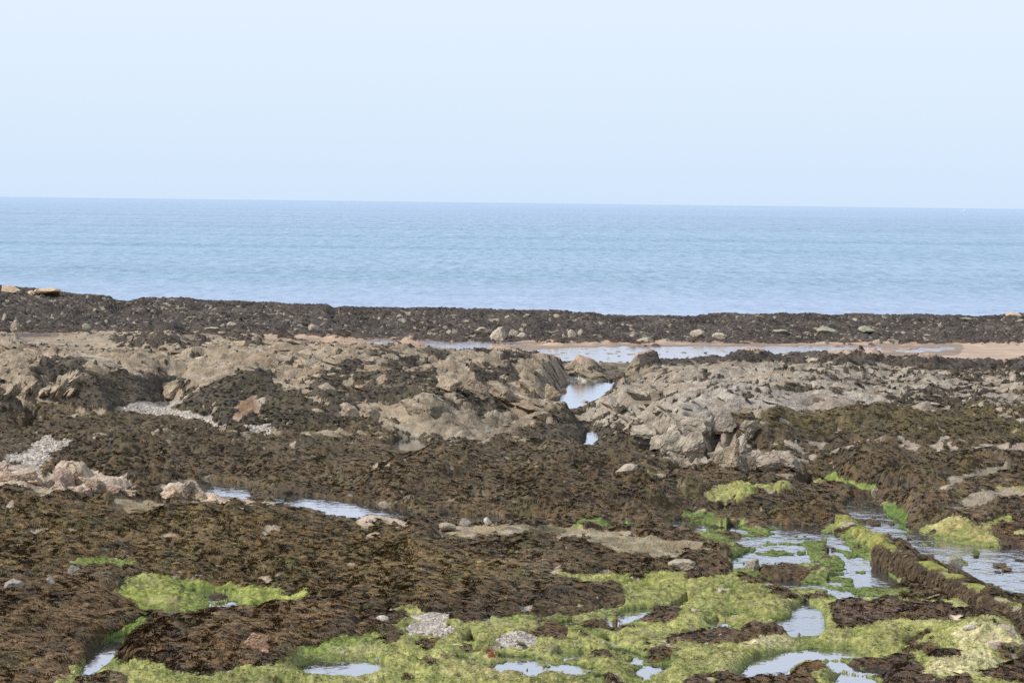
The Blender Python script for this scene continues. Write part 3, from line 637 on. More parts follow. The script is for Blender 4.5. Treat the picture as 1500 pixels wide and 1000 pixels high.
# ------------------------------------------------------------------ regions that are outcrops of their own
REG = np.zeros((RH, RW), np.uint8)
OUT = [
 ('rock_outcrop', 'long pale brown rock outcrop with dark weed patches, left of the blue pool gully', [(-100,484),(250,484),(400,491),(500,499),(740,510),(848,521),(850,545),(821,560),(806,600),(770,606),(735,644),(680,648),(560,628),(480,626),(330,620),(285,606),(262,592),(240,598),(110,600),(-100,600)]),
 ('rock_outcrop', 'broad pale grey rock outcrop with dark clefts in front, right of the pool gully', [(850,521),(960,517),(1100,516),(1190,513),(1300,521),(1600,530),(1600,700),(1450,690),(1290,712),(1230,700),(1165,704),(1090,696),(980,676),(905,660),(872,650),(875,625),(840,606),(905,566),(852,548)]),
 ('rock_outcrop', 'low mound of rock under dark weed between the gully and the narrow pool', [(768,650),(772,635),(800,610),(830,603),(852,618),(858,650),(790,656)]),
 ('rock_crag', 'jagged cream crag at the left edge with a tall knobbly peak', [(-100,684),(30,674),(60,684),(75,690),(105,674),(140,688),(203,711),(192,731),(130,729),(60,724),(-100,706)]),
 ('rock_crag', 'smaller cream crag beside the long narrow pool on the left', [(220,722),(270,697),(300,713),(350,726),(425,744),(350,745),(260,740)]),
 ('rock_ledge', 'weed covered rock ledge with bare grey slabs above the stream on the right', [(1286,735),(1310,700),(1390,680),(1600,690),(1600,808),(1470,802),(1380,797),(1318,775)]),
 ('rock_ledge', 'low tan rock ledge running across the flats behind the weed tongue', [(638,792),(640,775),(700,767),(830,771),(1000,790),(1066,810),(1066,846),(1000,840),(870,808),(700,790)]),
 ('weedy_rock', 'big weed covered rock mound with a bare orange slab on its face', [(164,970),(185,937),(220,907),(300,902),(440,887),(490,867),(540,887),(567,923),(450,938),(400,953),(370,980),(280,984)]),
 ('algae_rock', 'pale green boulder mound with a cream top at the lower right edge', [(1340,990),(1375,953),(1395,930),(1440,912),(1490,926),(1540,950),(1540,990),(1420,1000)]),
]
REGV = np.zeros(H.shape, np.uint8)
fxr = (ui + n1*5 - RU0)/RS - .5; fyr = (0.3*vv + 0.7*vtrue(base) + n2*2 - RV0)/RS - .5
for k, (nm, lb, poly) in enumerate(OUT):
    r = raster(poly, 1); img = np.zeros((RH, RW), f32); img[r[3]:r[4], r[1]:r[2]] = r[0]
    REGV[(bil(img, fxr, fyr) > .5) & (Y < 112)] = k+1
REGV[(s > .1) & (Y > 112)] = 50
REGF = REGV[:-1, :-1].copy()
def biggest(mask):
    """largest edge-connected patch of a 2-D mask (run-length union-find)"""
    par = []; runs = []; prev = []
    def find(a):
        while par[a] != a: par[a] = par[par[a]]; a = par[a]
        return a
    for j in np.nonzero(mask.any(1))[0]:
        d = np.diff(np.concatenate([[0], mask[j].astype(np.int8), [0]])); cur = []
        for a, b in zip(np.nonzero(d == 1)[0], np.nonzero(d == -1)[0]):
            k = len(par); par.append(k); runs.append((j, a, b)); cur.append((a, b, k))
            for pj, pa, pb, pk in prev:
                if pj == j-1 and pa < b and a < pb: par[find(pk)] = find(k)
        prev = [(j, a, b, k) for a, b, k in cur]
    size = {}
    for k, (j, a, b) in enumerate(runs): q = find(k); size[q] = size.get(q, 0)+b-a
    best = max(size, key=size.get); out = np.zeros_like(mask)
    for k, (j, a, b) in enumerate(runs):
        if find(k) == best: out[j, a:b] = True
    return out
for k in list(range(1, len(OUT)+1))+[50]:
    m_ = REGF == k
    if m_.any(): REGF[m_ & ~biggest(m_)] = 0

sand_f = (win[:-1, :-1] == 4) & (Y[:-1, :-1] > 100) & (REGF == 0)
# ---- tufts
def pick(mask, dens):
    return (rng.random(H.shape, dtype=f32) < dens) & mask
infr = (np.abs(T) < .30)[None] & (Y > 30)
tden = np.where(Y < 60, .19, np.where(Y < 80, .12, .05))
TW = pick((mw > .04) & infr & ~wet, tden)
tscl = (rng.uniform(.5, 1.3, H.shape)*np.where(Y < 60, .40, np.where(Y < 105, .42, .55))*(1-.5*RIM)*(1-.4*ZN)).astype(f32)
Hs = H + tw
kx_ = 3
gyy = np.gradient(Hs, axis=0)/np.maximum(np.gradient(Y, axis=0), 1e-4)
gxx = np.gradient(Hs, axis=1)/np.maximum(np.gradient(X, axis=1), 1e-4)
def smooth2(a, k):
    for ax in (0, 1):
        p = [(0, 0), (0, 0)]; p[ax] = (k+1, k); c = np.cumsum(np.pad(a, p, mode='edge'), ax); a = (np.take(c, np.arange(2*k+1, c.shape[ax]), ax)-np.take(c, np.arange(0, c.shape[ax]-2*k-1), ax))/(2*k+1)
    return a
gxx = smooth2(gxx, 5); gyy = smooth2(gyy, 5)
yaw = np.arctan2(-gyy-.12, -gxx+.10*pn(X/1.5, Y/1.5, 611)) + rng.normal(0, .45, H.shape)
pit = np.arctan(np.clip(np.hypot(gxx, gyy), 0, 1.6)) + rng.normal(-.05, .12, H.shape)
trot = np.stack([rng.normal(0, .15, H.shape), pit, yaw], -1).astype(f32)
tj = rng.uniform(.80, 1.30, H.shape).astype(f32)[..., None]
twc = np.concatenate([np.clip(wcol*tj*1.0, .01, 1), np.ones(H.shape+(1,), f32)], -1).astype(f32)
TG = pick((mg > .03) & infr & ~wet & (Y < 62), .07)
tgc = np.concatenate([np.clip(gcol*(.75+.25*tj)*1.05, .01, 1), np.ones(H.shape+(1,), f32)], -1).astype(f32)
TP = pick((win == 3) & (POOLW < .3) & infr, np.where(Y < 45, .16, .20)) | pick((win == 1) & infr & (Y < 46) & (nb > .12) & ~wet, .0035)
tpk = rng.uniform(0, 1, H.shape).astype(f32)[..., None]
tpc = (np.array((.24, .215, .19), f32)*(1-tpk) + np.array((.50, .44, .37), f32)*tpk)
tpc = tpc*.86
tpc = np.concatenate([tpc, np.ones(H.shape+(1,), f32)], -1).astype(f32)

def frond_proto(name, nfr, L, W, lift, m, seed, spread=3.14, wav=.7):
    r = random.Random(seed); V = []; F = []
    for i in range(nfr):
        aa = r.uniform(-spread, spread); ln = L*r.uniform(.5, 1.15); w = W*r.uniform(.6, 1.3); lf = lift*r.uniform(.3, 1.4)
        px, py = r.uniform(-.05, .03), r.uniform(-.07, .07); tw0 = r.uniform(-.8, .8); nseg = 5; b0 = len(V); ph = r.uniform(0, 6.28)
        for k in range(nseg+1):
            t = k/nseg; z = .006 + lf*math.sin(t*2.6) - .012*t*t
            ww = w*(.45+.75*math.sin(t*2.9+.2)**2)*.5 + .0008
            nx_, ny_ = -math.sin(aa), math.cos(aa); tz = ww*math.sin(tw0+t*1.6)
            V += [(px+nx_*ww, py+ny_*ww, z+tz), (px-nx_*ww, py-ny_*ww, z-tz)]
            aa += wav*math.sin(ph+t*4)/nseg*1.6; px += math.cos(aa)*ln/nseg; py += math.sin(aa)*ln/nseg
            if k: F.append((b0+2*k-2, b0+2*k-1, b0+2*k+1, b0+2*k))
    me = raw_mesh(name, np.array(V), np.array(F), None, True); me.materials.append(m)
    return bpy.data.objects.new(name, me)
def stone_mesh(name, seed, sub=2, flat=.6, cuts=9, rough=.05):
    import bmesh
    bm = bmesh.new(); bmesh.ops.create_icosphere(bm, subdivisions=sub, radius=1.0)
    r = np.random.default_rng(seed); co = np.array([v.co[:] for v in bm.verts])
    for _ in range(cuts):
        d = r.normal(size=3); d /= np.linalg.norm(d); k = r.uniform(.42, .8); p = co @ d; ex = np.clip(p-k, 0, None); co -= ex[:, None]*d*.92
    co *= 1 + rough*r.normal(size=(len(co), 1))*.6
    co[:, 2] *= flat
    for v, c in zip(bm.verts, co): v.co = c
    me = bpy.data.meshes.new(name); bm.to_mesh(me); bm.free(); return me
PROTO_W = [frond_proto('wrack_frond', 16, .26, .017, .022, M_TUFT, 1, .8), frond_proto('wrack_frond', 14, .33, .014, .018, M_TUFT, 2, .6), frond_proto('wrack_frond', 18, .20, .018, .030, M_TUFT, 3, 1.2)]
PROTO_G = [frond_proto('algae_strand', 14, .055, .006, .008, M_GTUFT, 4), frond_proto('algae_strand', 12, .07, .005, .007, M_GTUFT, 5)]
PROTO_P = []
for k in range(3):
    me = stone_mesh('pebble', 40+k, 2, .62, 6, .03); me.materials.append(M_PEB)
    for p in me.polygons: p.use_smooth = False
    me.transform(Matrix.Scale(.05, 4)); PROTO_P.append(bpy.data.objects.new('pebble', me))
def gn_group(name, protos):
    g = bpy.data.node_groups.new(name, 'GeometryNodeTree')
    g.interface.new_socket('Geometry', in_out='INPUT', socket_type='NodeSocketGeometry'); g.interface.new_socket('Geometry', in_out='OUTPUT', socket_type='NodeSocketGeometry')
    n = g.nodes; l = g.links; gi = n.new('NodeGroupInput'); go = n.new('NodeGroupOutput'); jn = n.new('GeometryNodeJoinGeometry'); l.new(gi.outputs[0], jn.inputs[0])
    def na_(nm, ty):
        q = n.new('GeometryNodeInputNamedAttribute'); q.data_type = ty; q.inputs[0].default_value = nm; return q.outputs[0]
    tf = na_('tuft', 'FLOAT'); ro = na_('trot', 'FLOAT_VECTOR'); sc = na_('tscl', 'FLOAT')
    for i, p in enumerate(protos):
        cmp = n.new('FunctionNodeCompare'); cmp.data_type = 'FLOAT'; cmp.operation = 'EQUAL'; cmp.inputs['Epsilon'].default_value = .1
        l.new(tf, cmp.inputs[0]); cmp.inputs[1].default_value = i+1
        oi = n.new('GeometryNodeObjectInfo'); oi.inputs['Object'].default_value = p; oi.inputs['As Instance'].default_value = True
        ip = n.new('GeometryNodeInstanceOnPoints'); l.new(gi.outputs[0], ip.inputs['Points']); l.new(cmp.outputs[0], ip.inputs['Selection']); l.new(oi.outputs['Geometry'], ip.inputs['Instance'])
        er = n.new('FunctionNodeEulerToRotation'); l.new(ro, er.inputs[0]); l.new(er.outputs[0], ip.inputs['Rotation']); l.new(sc, ip.inputs['Scale'])
        l.new(ip.outputs[0], jn.inputs[0])
    l.new(jn.outputs[0], go.inputs[0]); return g
GW = gn_group('wrack', PROTO_W); GG = gn_group('algae', PROTO_G); GP = gn_group('pebbles', PROTO_P)
def cover(name, fm, Z, colour, tm, tcol, grp, m, parent, nproto, scl=None, scale_rows=None):
    tuft = np.where(tm, 1+(IDX % nproto), 0).astype(f32)
    me = cut(name, fm, Z, colour, {'tuft': ('FLOAT', tuft), 'trot': ('FLOAT_VECTOR', trot), 'tscl': ('FLOAT', tscl if scl is None else scl), 'tcol': ('FLOAT_COLOR', tcol)})
    if me is None or len(me.polygons) < 30: return None
    o = link(name, me, m, parent); o['kind'] = 'stuff'
    md_ = o.modifiers.new('growth', 'NODES'); md_.node_group = grp
    return o
gscl = rng.uniform(.5, 1.0, H.shape).astype(f32)
pscl = (rng.gamma(3., .25, H.shape)*np.where(Y > 55, 1.2, .5)).clip(.2, 1.7).astype(f32)
wf = facemask(mw > -.05); gf = facemask(mg > -.05); pf = facemask(win == 3)
groups = [(0, None)] + [(k+1, o) for k, o in enumerate(OUT)] + [(50, ('rock_reef', 'dark weed covered rock reef with scattered pale boulders at the edge of the sea'))]
for rid, inf in groups:
    fm = REGF == rid
    if rid == 0:
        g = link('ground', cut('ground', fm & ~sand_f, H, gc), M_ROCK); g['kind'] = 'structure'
        sd = link('beach_sand', cut('beach_sand', sand_f, H, gc), M_SAND); sd['kind'] = 'structure'
        root = None
    else:
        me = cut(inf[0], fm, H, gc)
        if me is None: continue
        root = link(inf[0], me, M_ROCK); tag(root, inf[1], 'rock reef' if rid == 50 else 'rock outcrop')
    w = cover('seaweed', wf & fm, HW, wcol, TW, twc, GW, M_WEED, root, 3)
    a = cover('green_algae', gf & fm & (Y[:-1, :-1] < 112), HG, gcol, TG, tgc, GG, M_ALG, root, 2, gscl)
    if rid == 0:
        if w: w.name = 'seaweed'; w['label'] = 'brown wrack seaweed carpeting the rocky flats'; w['category'] = 'seaweed'
        if a: a['label'] = 'yellow green algae carpeting the wet foreground rocks'; a['category'] = 'algae'
        pm = cut('gravel', pf & fm, H+.004, pcol, {'tuft': ('FLOAT', np.where(TP, 1+(IDX % 3), 0).astype(f32)), 'trot': ('FLOAT_VECTOR', trot), 'tscl': ('FLOAT', pscl), 'tcol': ('FLOAT_COLOR', tpc)})
        po = link('gravel', pm, M_ROCK); tag(po, 'pale grey pebbles lying in hollows among the weed', 'gravel', kind='stuff'); q = po.modifiers.new('stones', 'NODES'); q.node_group = GP

# outer ground sheet: sea bed out to the horizon and the shore around the camera
def sheet(name, xs, ys, zf, m, col):
    gx, gy = np.meshgrid(np.array(xs, float), np.array(ys, float)); V = np.stack([gx, gy, zf(gx, gy)], -1).reshape(-1, 3); n = len(xs)
    ii = np.arange(len(V)).reshape(gx.shape); F = np.stack([ii[:-1, :-1], ii[:-1, 1:], ii[1:, 1:], ii[1:, :-1]], -1).reshape(-1, 4)
    o = link(name, raw_mesh(name, V, F, np.tile(np.array(col, f32), (len(V), 1))), m); o['kind'] = 'structure'; return o
sheet('ground', [-60000, -3000, -400, -120, -60, -30, 0, 30, 60, 120, 400, 3000, 60000], [-60, -10, 0, 10, 20, 60, 100, 118, 140, 150, 400, 3000, 60000], lambda x, y: np.where(y < 5, 4.5-.0*y, np.where(y < 130, -.9, -3.6)), M_ROCK, (.06, .048, .03))

# ------------------------------------------------------------------ water
def water_mat(name, body, refl, rough, bumps, mixk, cvar=None):
    m, n, l, b = mat(name); out = n.get('Material Output')
    tc = n.new('ShaderNodeTexCoord'); prev = None
    for sc, st, dist, det in bumps:
        mp = n.new('ShaderNodeMapping'); mp.inputs['Scale'].default_value = st; l.new(tc.outputs['Object'], mp.inputs['Vector'])
        t = noise_node(n, l, sc, det, .6, mp.outputs[0])
        bp = n.new('ShaderNodeBump'); bp.inputs['Distance'].default_value = dist; bp.inputs['Strength'].default_value = 1; l.new(t.outputs['Fac'], bp.inputs['Height'])
        if prev: l.new(prev.outputs[0], bp.inputs['Normal'])
        prev = bp
    gl = n.new('ShaderNodeBsdfGlossy'); gl.inputs['Roughness'].default_value = rough; gl.inputs['Color'].default_value = (*refl, 1)
    df = n.new('ShaderNodeBsdfDiffuse'); df.inputs['Color'].default_value = (*body, 1)
    fr = n.new('ShaderNodeFresnel'); fr.inputs['IOR'].default_value = 1.33
    if prev:
        for x in (gl, fr): l.new(prev.outputs[0], x.inputs['Normal'])
    mr = n.new('ShaderNodeMapRange'); mr.inputs[1].default_value = 0; mr.inputs[2].default_value = 1; mr.inputs[3].default_value = mixk[0]; mr.inputs[4].default_value = mixk[1]; l.new(fr.outputs[0], mr.inputs[0])
    mx = n.new('ShaderNodeMixShader'); l.new(mr.outputs[0], mx.inputs[0]); l.new(df.outputs[0], mx.inputs[1]); l.new(gl.outputs[0], mx.inputs[2]); l.new(mx.outputs[0], out.inputs['Surface'])
    return m, n, l, df, tc, mr
M_POOL = water_mat('pool water', (.055, .065, .060), (.84, .85, .90), .03, [(3.5, (1, 1, 1), .006, 3)], (.62, 1.2))[0]
M_STREAM = water_mat('stream water', (.050, .060, .060), (.84, .85, .90), .05, [(1.1, (1, .8, 1), .05, 4), (5, (1, 1, 1), .008, 3)], (.48, 1.2))[0]
M_SHEEN = water_mat('sheet of water on sand', (.42, .36, .34), (.86, .84, .88), .10, [(2.0, (1, 1, 1), .01, 3)], (.45, 1.1))[0]
CLAIM = np.zeros((NY-1, NX-1), bool)
for i, (m, lev) in enumerate(pool_faces):
    fm = facemask(m) & ~CLAIM; CLAIM |= fm
    if fm.sum() < 4: continue
    me = cut('tide_pool', fm, np.full_like(H, lev), None)
    if me is None: continue
    isl = POOLS[i][2] if i < len(POOLS) else (.05 if i-len(POOLS) < 2 else 0)
    o = link('tide_pool', me, M_SHEEN if lev < -.2 else (M_STREAM if isl >= .04 and i != 4 else M_POOL)); o['kind'] = 'structure'
    o.name = 'stream_water' if i == 25 else 'tide_pool'

SEA_Z = -0.85
sea_m, n, l, df, tc, mr = water_mat('sea water', (.19, .33, .40), (.93, .95, 1.0), .12, [(.35, (.7, 1, 1), .10, 6)], (.10, .85))
sx_ = n.new('ShaderNodeSeparateXYZ'); l.new(tc.outputs['Object'], sx_.inputs[0])
lg_ = n.new('ShaderNodeMath'); lg_.operation = 'LOGARITHM'; lg_.inputs[1].default_value = 10; l.new(sx_.outputs['Y'], lg_.inputs[0])
nz = []
for sc, st, det, ro in [(.024, (10, 1.0, 1), 3, .8), (.13, (5.5, 1, 1), 3, .8), (.48, (2.8, 1, 1), 3, .8)]:
    mp = n.new('ShaderNodeMapping'); mp.inputs['Scale'].default_value = st; l.new(tc.outputs['Object'], mp.inputs['Vector']); nz.append(noise_node(n, l, sc, det, ro, mp.outputs[0]))
def mth(op, a, b=None, c=None):
    q = n.new('ShaderNodeMath'); q.operation = op
    for k, x in enumerate((a, b, c)):
        if x is None: continue
        if isinstance(x, (int, float)): q.inputs[k].default_value = x
        else: l.new(x, q.inputs[k])
    return q.outputs[0]
# the body of the water by distance from the shore (shallows, open bay, distance haze painted in toward the horizon)
crb = n.new('ShaderNodeValToRGB'); e = crb.color_ramp.elements
posn = lambda d: (math.log10(d)-2.0)/3.0
l.new(mth('MULTIPLY_ADD', lg_.outputs[0], 1/3.0, -2/3.0), crb.inputs[0])
e[0].position = posn(150); e[0].color = (.26, .32, .45, 1); e[1].position = posn(30000); e[1].color = (.26, .36, .50, 1)
for d, c in [(185, (.235, .31, .43)), (230, (.185, .285, .385)), (420, (.158, .268, .370)), (900, (.19, .285, .395)), (2200, (.23, .325, .455)), (7000, (.265, .36, .50))]:
    q = e.new(posn(d)); q.color = (*c, 1)
def ramp(d0, d1, a, b):
    q = n.new('ShaderNodeMapRange'); q.interpolation_type = 'SMOOTHSTEP'; l.new(lg_.outputs[0], q.inputs[0]); q.inputs[1].default_value = math.log10(d0); q.inputs[2].default_value = math.log10(d1); q.inputs[3].default_value = a; q.inputs[4].default_value = b; return q.outputs[0]
cen = [mth('MULTIPLY_ADD', q.outputs['Fac'], 1.0, -.5) for q in nz]
mpb = n.new('ShaderNodeMapping'); mpb.inputs['Scale'].default_value = (.0022, .022, 1); l.new(tc.outputs['Object'], mpb.inputs['Vector']); nb_ = noise_node(n, l, 1.0, 4, .6, mpb.outputs[0])
sig0 = mth('MULTIPLY_ADD', nb_.outputs['Fac'], .9, -.45)
sig = mth('ADD', mth('MULTIPLY', cen[0], ramp(300, 900, .35, 1.5)), mth('ADD', mth('MULTIPLY', cen[1], ramp(170, 320, .6, 1.7)), mth('ADD', mth('MULTIPLY', cen[2], 1.5), sig0)))
br = n.new('ShaderNodeVectorMath'); br.operation = 'SCALE'; l.new(crb.outputs[0], br.inputs[0]); l.new(mth('MULTIPLY_ADD', sig, .50, 1.0), br.inputs['Scale']); l.new(br.outputs[0], df.inputs['Color'])  # light and dark of wave facets painted into the water colour by noise
l.new(mth('MAXIMUM', mth('MINIMUM', mth('MULTIPLY_ADD', sig, .60, .33), .85), .02), n['Mix Shader'].inputs[0])
ys = list(np.exp(np.linspace(math.log(118), math.log(900), 60))) + [1200, 1800, 3000, 6000, 12000, 30000, 90000]
sea = sheet('sea', [-90000, -20000, -5000, -1500, -500, -200, -100, 0, 100, 200, 500, 1500, 5000, 20000, 90000], ys, lambda x, y: np.full_like(x, SEA_Z), sea_m, (.2, .3, .4)); sea.name = 'sea'

# ------------------------------------------------------------------ loose boulders and stones
Tarr = T
def top_at(x, y):
    j = np.searchsorted(YR, y)-1; i = np.searchsorted(Tarr, x/y)-1
    j = int(np.clip(j, 0, NY-2)); i = int(np.clip(i, 0, NX-2)); return float(H[j, i])
COLV = {}
def hit(u, v):
    """where the line of sight through a surveyed point meets the shore"""
    i = int(np.argmin(np.abs(T-(u-750.0)/FPX*1.0)))
    k = np.nonzero(vv[:, i] <= v)[0]
    k = k[k > 5]
    j = int(k[0]) if len(k) else NY-2
    for _ in range(3):
        i = int(np.clip(np.argmin(np.abs(u0[j]-u)), 0, NX-2)); k = np.nonzero(vv[:, i] <= v)[0]; j = int(k[0]) if len(k) else j
    return float(X[j, i]), float(Y[j, i]), float(H[j, i])
STONE_M = {}
def stone_mat(name, col):
    if name in STONE_M: return STONE_M[name]
    m, n, l, b = mat(name)
    tc = n.new('ShaderNodeTexCoord'); a = noise_node(n, l, 3.0, 6, .65, tc.outputs['Object']); cr = n.new('ShaderNodeValToRGB'); e = cr.color_ramp.elements
    e[0].position = .3; e[0].color = (*[c*.55 for c in col], 1); e[1].position = .68; e[1].color = (*[min(.9, c*1.2) for c in col], 1); l.new(a.outputs['Fac'], cr.inputs[0]); l.new(cr.outputs[0], b.inputs['Base Color'])
    bp = n.new('ShaderNodeBump'); bp.inputs['Distance'].default_value = .08; l.new(a.outputs['Fac'], bp.inputs['Height']); l.new(bp.outputs[0], b.inputs['Normal']); b.inputs['Roughness'].default_value = .85; b.inputs['Specular IOR Level'].default_value = .2
    STONE_M[name] = m; return m
CB = stone_mat('cream stone', (.40, .34, .26)); GB = stone_mat('lichen green stone', (.30, .285, .21)); OB = stone_mat('ochre stone', (.50, .37, .24)); WB = stone_mat('white stone', (.62, .56, .48)); RBk = stone_mat('orange brick', (.42, .13, .05)); GYB = stone_mat('grey stone', (.40, .36, .31))
PROTOS = [stone_mesh('stone', 60+k, 2, .85, 7, .10) for k in range(8)]
def boulder(u, v, w, h, m, label, group=None, name='boulder', cat='boulder', sunk=.3):
    """(u, v) foot of the stone, w and h its apparent size"""
    x, y, z = hit(u, v); sc = y/FPX
    me = PROTOS[random.randrange(8)].copy(); me.name = name; me.materials.clear(); me.materials.append(m)
    o = bpy.data.objects.new(name, me); COL.objects.link(o)
    bg_ = .82 if y > 110 else 1.1
    sunk = max(sunk, .5) if y > 110 else sunk
    hw = w*sc*.62*bg_; hh = h*sc*.62/.8*bg_
    o.scale = (hw, hw*random.uniform(.7, 1.0), hh*1.15); o.rotation_euler = (random.uniform(-.15, .15), random.uniform(-.15, .15), random.uniform(0, .5)+random.choice([0, 3.14]))
    o.location = (x, y + hw*.2, z + hh*.8*(1-sunk)); tag(o, label, cat, group); return o
for u, v, w, h, m, lb in [
 (731,498,32,21,CB,'largest cream boulder standing at the foot of the far reef'),
 (708,489,26,9,CB,'flat cream slab just left of the largest reef boulder'),
 (752,492,16,12,CB,'cream block leaning against the right side of the largest reef boulder'),
 (766,497,20,13,CB,'wedge shaped cream boulder a little right of the largest reef boulder'),
 (657,491,9,9,CB,'left one of a pair of small rounded cream stones on the reef'),
 (666,491,9,9,CB,'right one of a pair of small rounded cream stones on the reef'),
 (838,494,16,14,CB,'middle cream block in a tight row of three on the reef'),
 (826,496,10,9,CB,'left cream block in a tight row of three on the reef'),
 (850,494,9,12,CB,'right cream block in a tight row of three on the reef'),
 (744,468,10,8,CB,'small cream stone near the top of the reef above the largest boulder'),
 (816,465,12,5,OB,'thin ochre slab near the reef crest'),
 (945,502,32,9,CB,'long low cream boulder at the reef foot beside the wet sand'),
 (127,484,15,12,GB,'rounded greenish boulder at the foot of the reef on the left'),
 (340,480,18,10,CB,'cream boulder with a flat top on the reef, left of the pale rock strip'),
 (308,484,24,6,CB,'pale low rock strip at the reef foot on the left'),
 (456,487,18,14,CB,'blocky cream boulder with cracks, on the reef left of the picture centre'),
 (278,468,9,5,CB,'lone pale stone half way up the reef on the left'),
 (139,457,7,6,CB,'left of two little pale stones high on the reef'),
 (150,456,8,4,CB,'right of two little pale stones high on the reef'),
 (22,482,18,14,CB,'cracked cream rock in weed at the left edge of the reef'),
 (6,470,12,12,CB,'upright pale rock cut by the left picture edge on the reef'),
 (1024,495,26,14,CB,'tall pair of pale cream slabs at the reef foot right of centre'),
 (1056,498,26,12,CB,'pale cream block beside the tall slabs at the reef foot'),
 (1146,490,30,8,GB,'greenish ledge stone on the reef above the wet sand'),
 (1212,489,32,13,GB,'broad green grey rock on the right half of the reef'),
 (1268,488,42,10,GB,'long green grey slab on the right half of the reef'),
 (1286,503,18,7,CB,'cream boulder lying on sand at the reef foot, right side'),
 (1378,480,10,8,CB,'small pale stone in the weed of the reef on the right'),
 (1416,472,18,5,GB,'flat mossy slab near the crest of the reef on the right'),
 (1488,466,30,9,OB,'ochre boulder on the crest of the reef at the right edge'),
 (75,431,50,10,OB,'long ochre rock on the reef crest at the left'),
 (14,428,36,11,OB,'ochre crag on the reef crest at the left picture edge'),
 (47,432,24,7,OB,'low ochre rock between two larger crest rocks at the left'),
 (826,577,10,7,OB,'little yellow stone at the left edge of the gully pool'),
 (713,769,15,9,WB,'smooth white stone at the edge of the weed flat in the middle'),
 (652,778,24,10,CB,'pink cream boulder at the left end of the tan ledge'),
 (680,771,14,9,GYB,'grey rounded stone left of the smooth white stone'),
 (20,868,22,20,GYB,'upright pointed grey stone on the weed near the left edge'),
 (75,860,16,12,GYB,'rounded grey stone right of the upright pointed stone'),
 (108,843,16,12,GYB,'leaning brown grey stone near the strip of bright algae on the left'),
 (719,964,10,8,RBk,'orange brick fragment lying on green algae in the foreground'),
 (560,914,18,10,WB,'pale flat stone beside the gravel in the foreground'),
 (1282,732,10,14,GB,'green grey stone standing at the head of the stream'),
 (920,695,30,14,CB,'tan boulder partly under weed on the middle flats'),
 (965,703,20,8,CB,'pale flat stone right of the tan boulder on the middle flats'),
 (1420,925,18,9,WB,'white stone on the cream topped mound at the lower right'),
 (1245,776,20,8,CB,'tan stone on the low green ridge beside the stream'),
 (855,592,20,5,GYB,'weedy stone standing in the middle of the gully pool'),
 (1403,828,20,11,GB,'small green topped stone standing in the stream'),
 (1005,836,40,14,CB,'tan rock half buried in weed left of the shallow pools'),
 (1102,836,20,14,CB,'pinkish pale rock beside the shallow pools'),
]: boulder(u, v, w, h, m, lb)
r = random.Random(5)
for k in range(70):
    u = r.uniform(-20, 1520); vb = np.interp(u, *zip(*RB)); vt_ = np.interp(u, *zip(*RT))
    v = vt_ + (vb-vt_)*r.betavariate(1.6, 1.3) - 1; w = r.choice([3, 4, 4, 5, 6, 8])
    boulder(u, v, w, w*r.uniform(.5, 1.0), r.choice([CB, GB, GB, GYB]), 'small pale stone showing through the dark weed of the far reef', 'small stones on the far reef', 'stone', 'stone', .42)
for k in range(70):
    u = r.uniform(480, 1480); v = r.uniform(880, 998)
    w = r.choice([4, 4, 5, 6, 7]); boulder(u, v, w, w*.7, r.choice([WB, WB, CB]), 'little white pebble scattered on the green foreground algae', 'white pebbles on the green algae', 'pebble', 'pebble', .15)
for k in range(60):
    u = r.uniform(0, 1250); v = r.uniform(630, 870)
    w = r.choice([3, 4, 4, 5, 6]); boulder(u, v, w, w*.65, r.choice([WB, CB, GYB]), 'little pale stone lying loose on the brown weed flats', 'pale stones on the weed flats', 'stone', 'stone', .1)

# ------------------------------------------------------------------ broken slabs standing out of the outcrops
from mathutils import noise as mn
import bmesh
def slab_proto(seed, sub):
    bm = bmesh.new(); bmesh.ops.create_icosphere(bm, subdivisions=sub, radius=1.0); bm.verts.ensure_lookup_table()
    co = np.array([v.co[:] for v in bm.verts]); F = np.array([[v.index for v in f.verts] for f in bm.faces]); bm.free()
    q = np.random.default_rng(seed)
    for _ in range(11):
        d = q.normal(size=3); d /= np.linalg.norm(d); k = q.uniform(.30, .75); ex = np.clip(co @ d-k, 0, None); co -= ex[:, None]*d*.95
    for a, c in enumerate(co):
        v = Vector(c)*1.0+Vector((seed*7.1, 0, 0)); f = mn.fractal(v*2.2, 1.0, 2.0, 5)*.20 + abs(mn.noise(v*4.0))*.18 + mn.noise(v*9.0)*.09
        co[a] = c*(1+f)
    return co, F
SLABS = [slab_proto(300+k, 4) for k in range(7)]; SLABS_S = [slab_proto(320+k, 3) for k in range(9)]
ROOTS = {o['label']: o for o in COL.objects if 'label' in o.keys()}
BUCKET = {}
def slab(root_k, x, y, z, dims, rot, col, big):
    co, F = random.choice(SLABS if big else SLABS_S)
    R = np.array(Euler(rot).to_matrix()); V = (co*np.array(dims)) @ R.T + np.array((x, y, z))
    n_ = np.array([mn.fractal(Vector(p)*6.0, 1, 2, 3) for p in V]); n2_ = np.array([mn.noise(Vector(p)*2.3) for p in V])
    c = np.array(col)[None]*(1+.35*n_+.30*n2_)[:, None]
    BUCKET.setdefault(root_k, []).append((V, F, np.clip(c, .03, .8)))
def slab_px(root_k, u, v, w, h, depth, lean, col=None, big=True, z_off=0.0):
    x, y, z = hit(u, v); sc = y/FPX; c = col if col is not None else Rt[np.searchsorted(Y[:, int(np.argmin(np.abs(T-x/y)))], y)-1, int(np.argmin(np.abs(T-x/y)))]
    slab(root_k, x, y+.25*w*sc, z+h*sc*.35+z_off, (w*sc*.62, w*sc*depth*.55, h*sc*.50), (random.uniform(-.25, .1), lean, random.uniform(-.35, .35)), c, big)
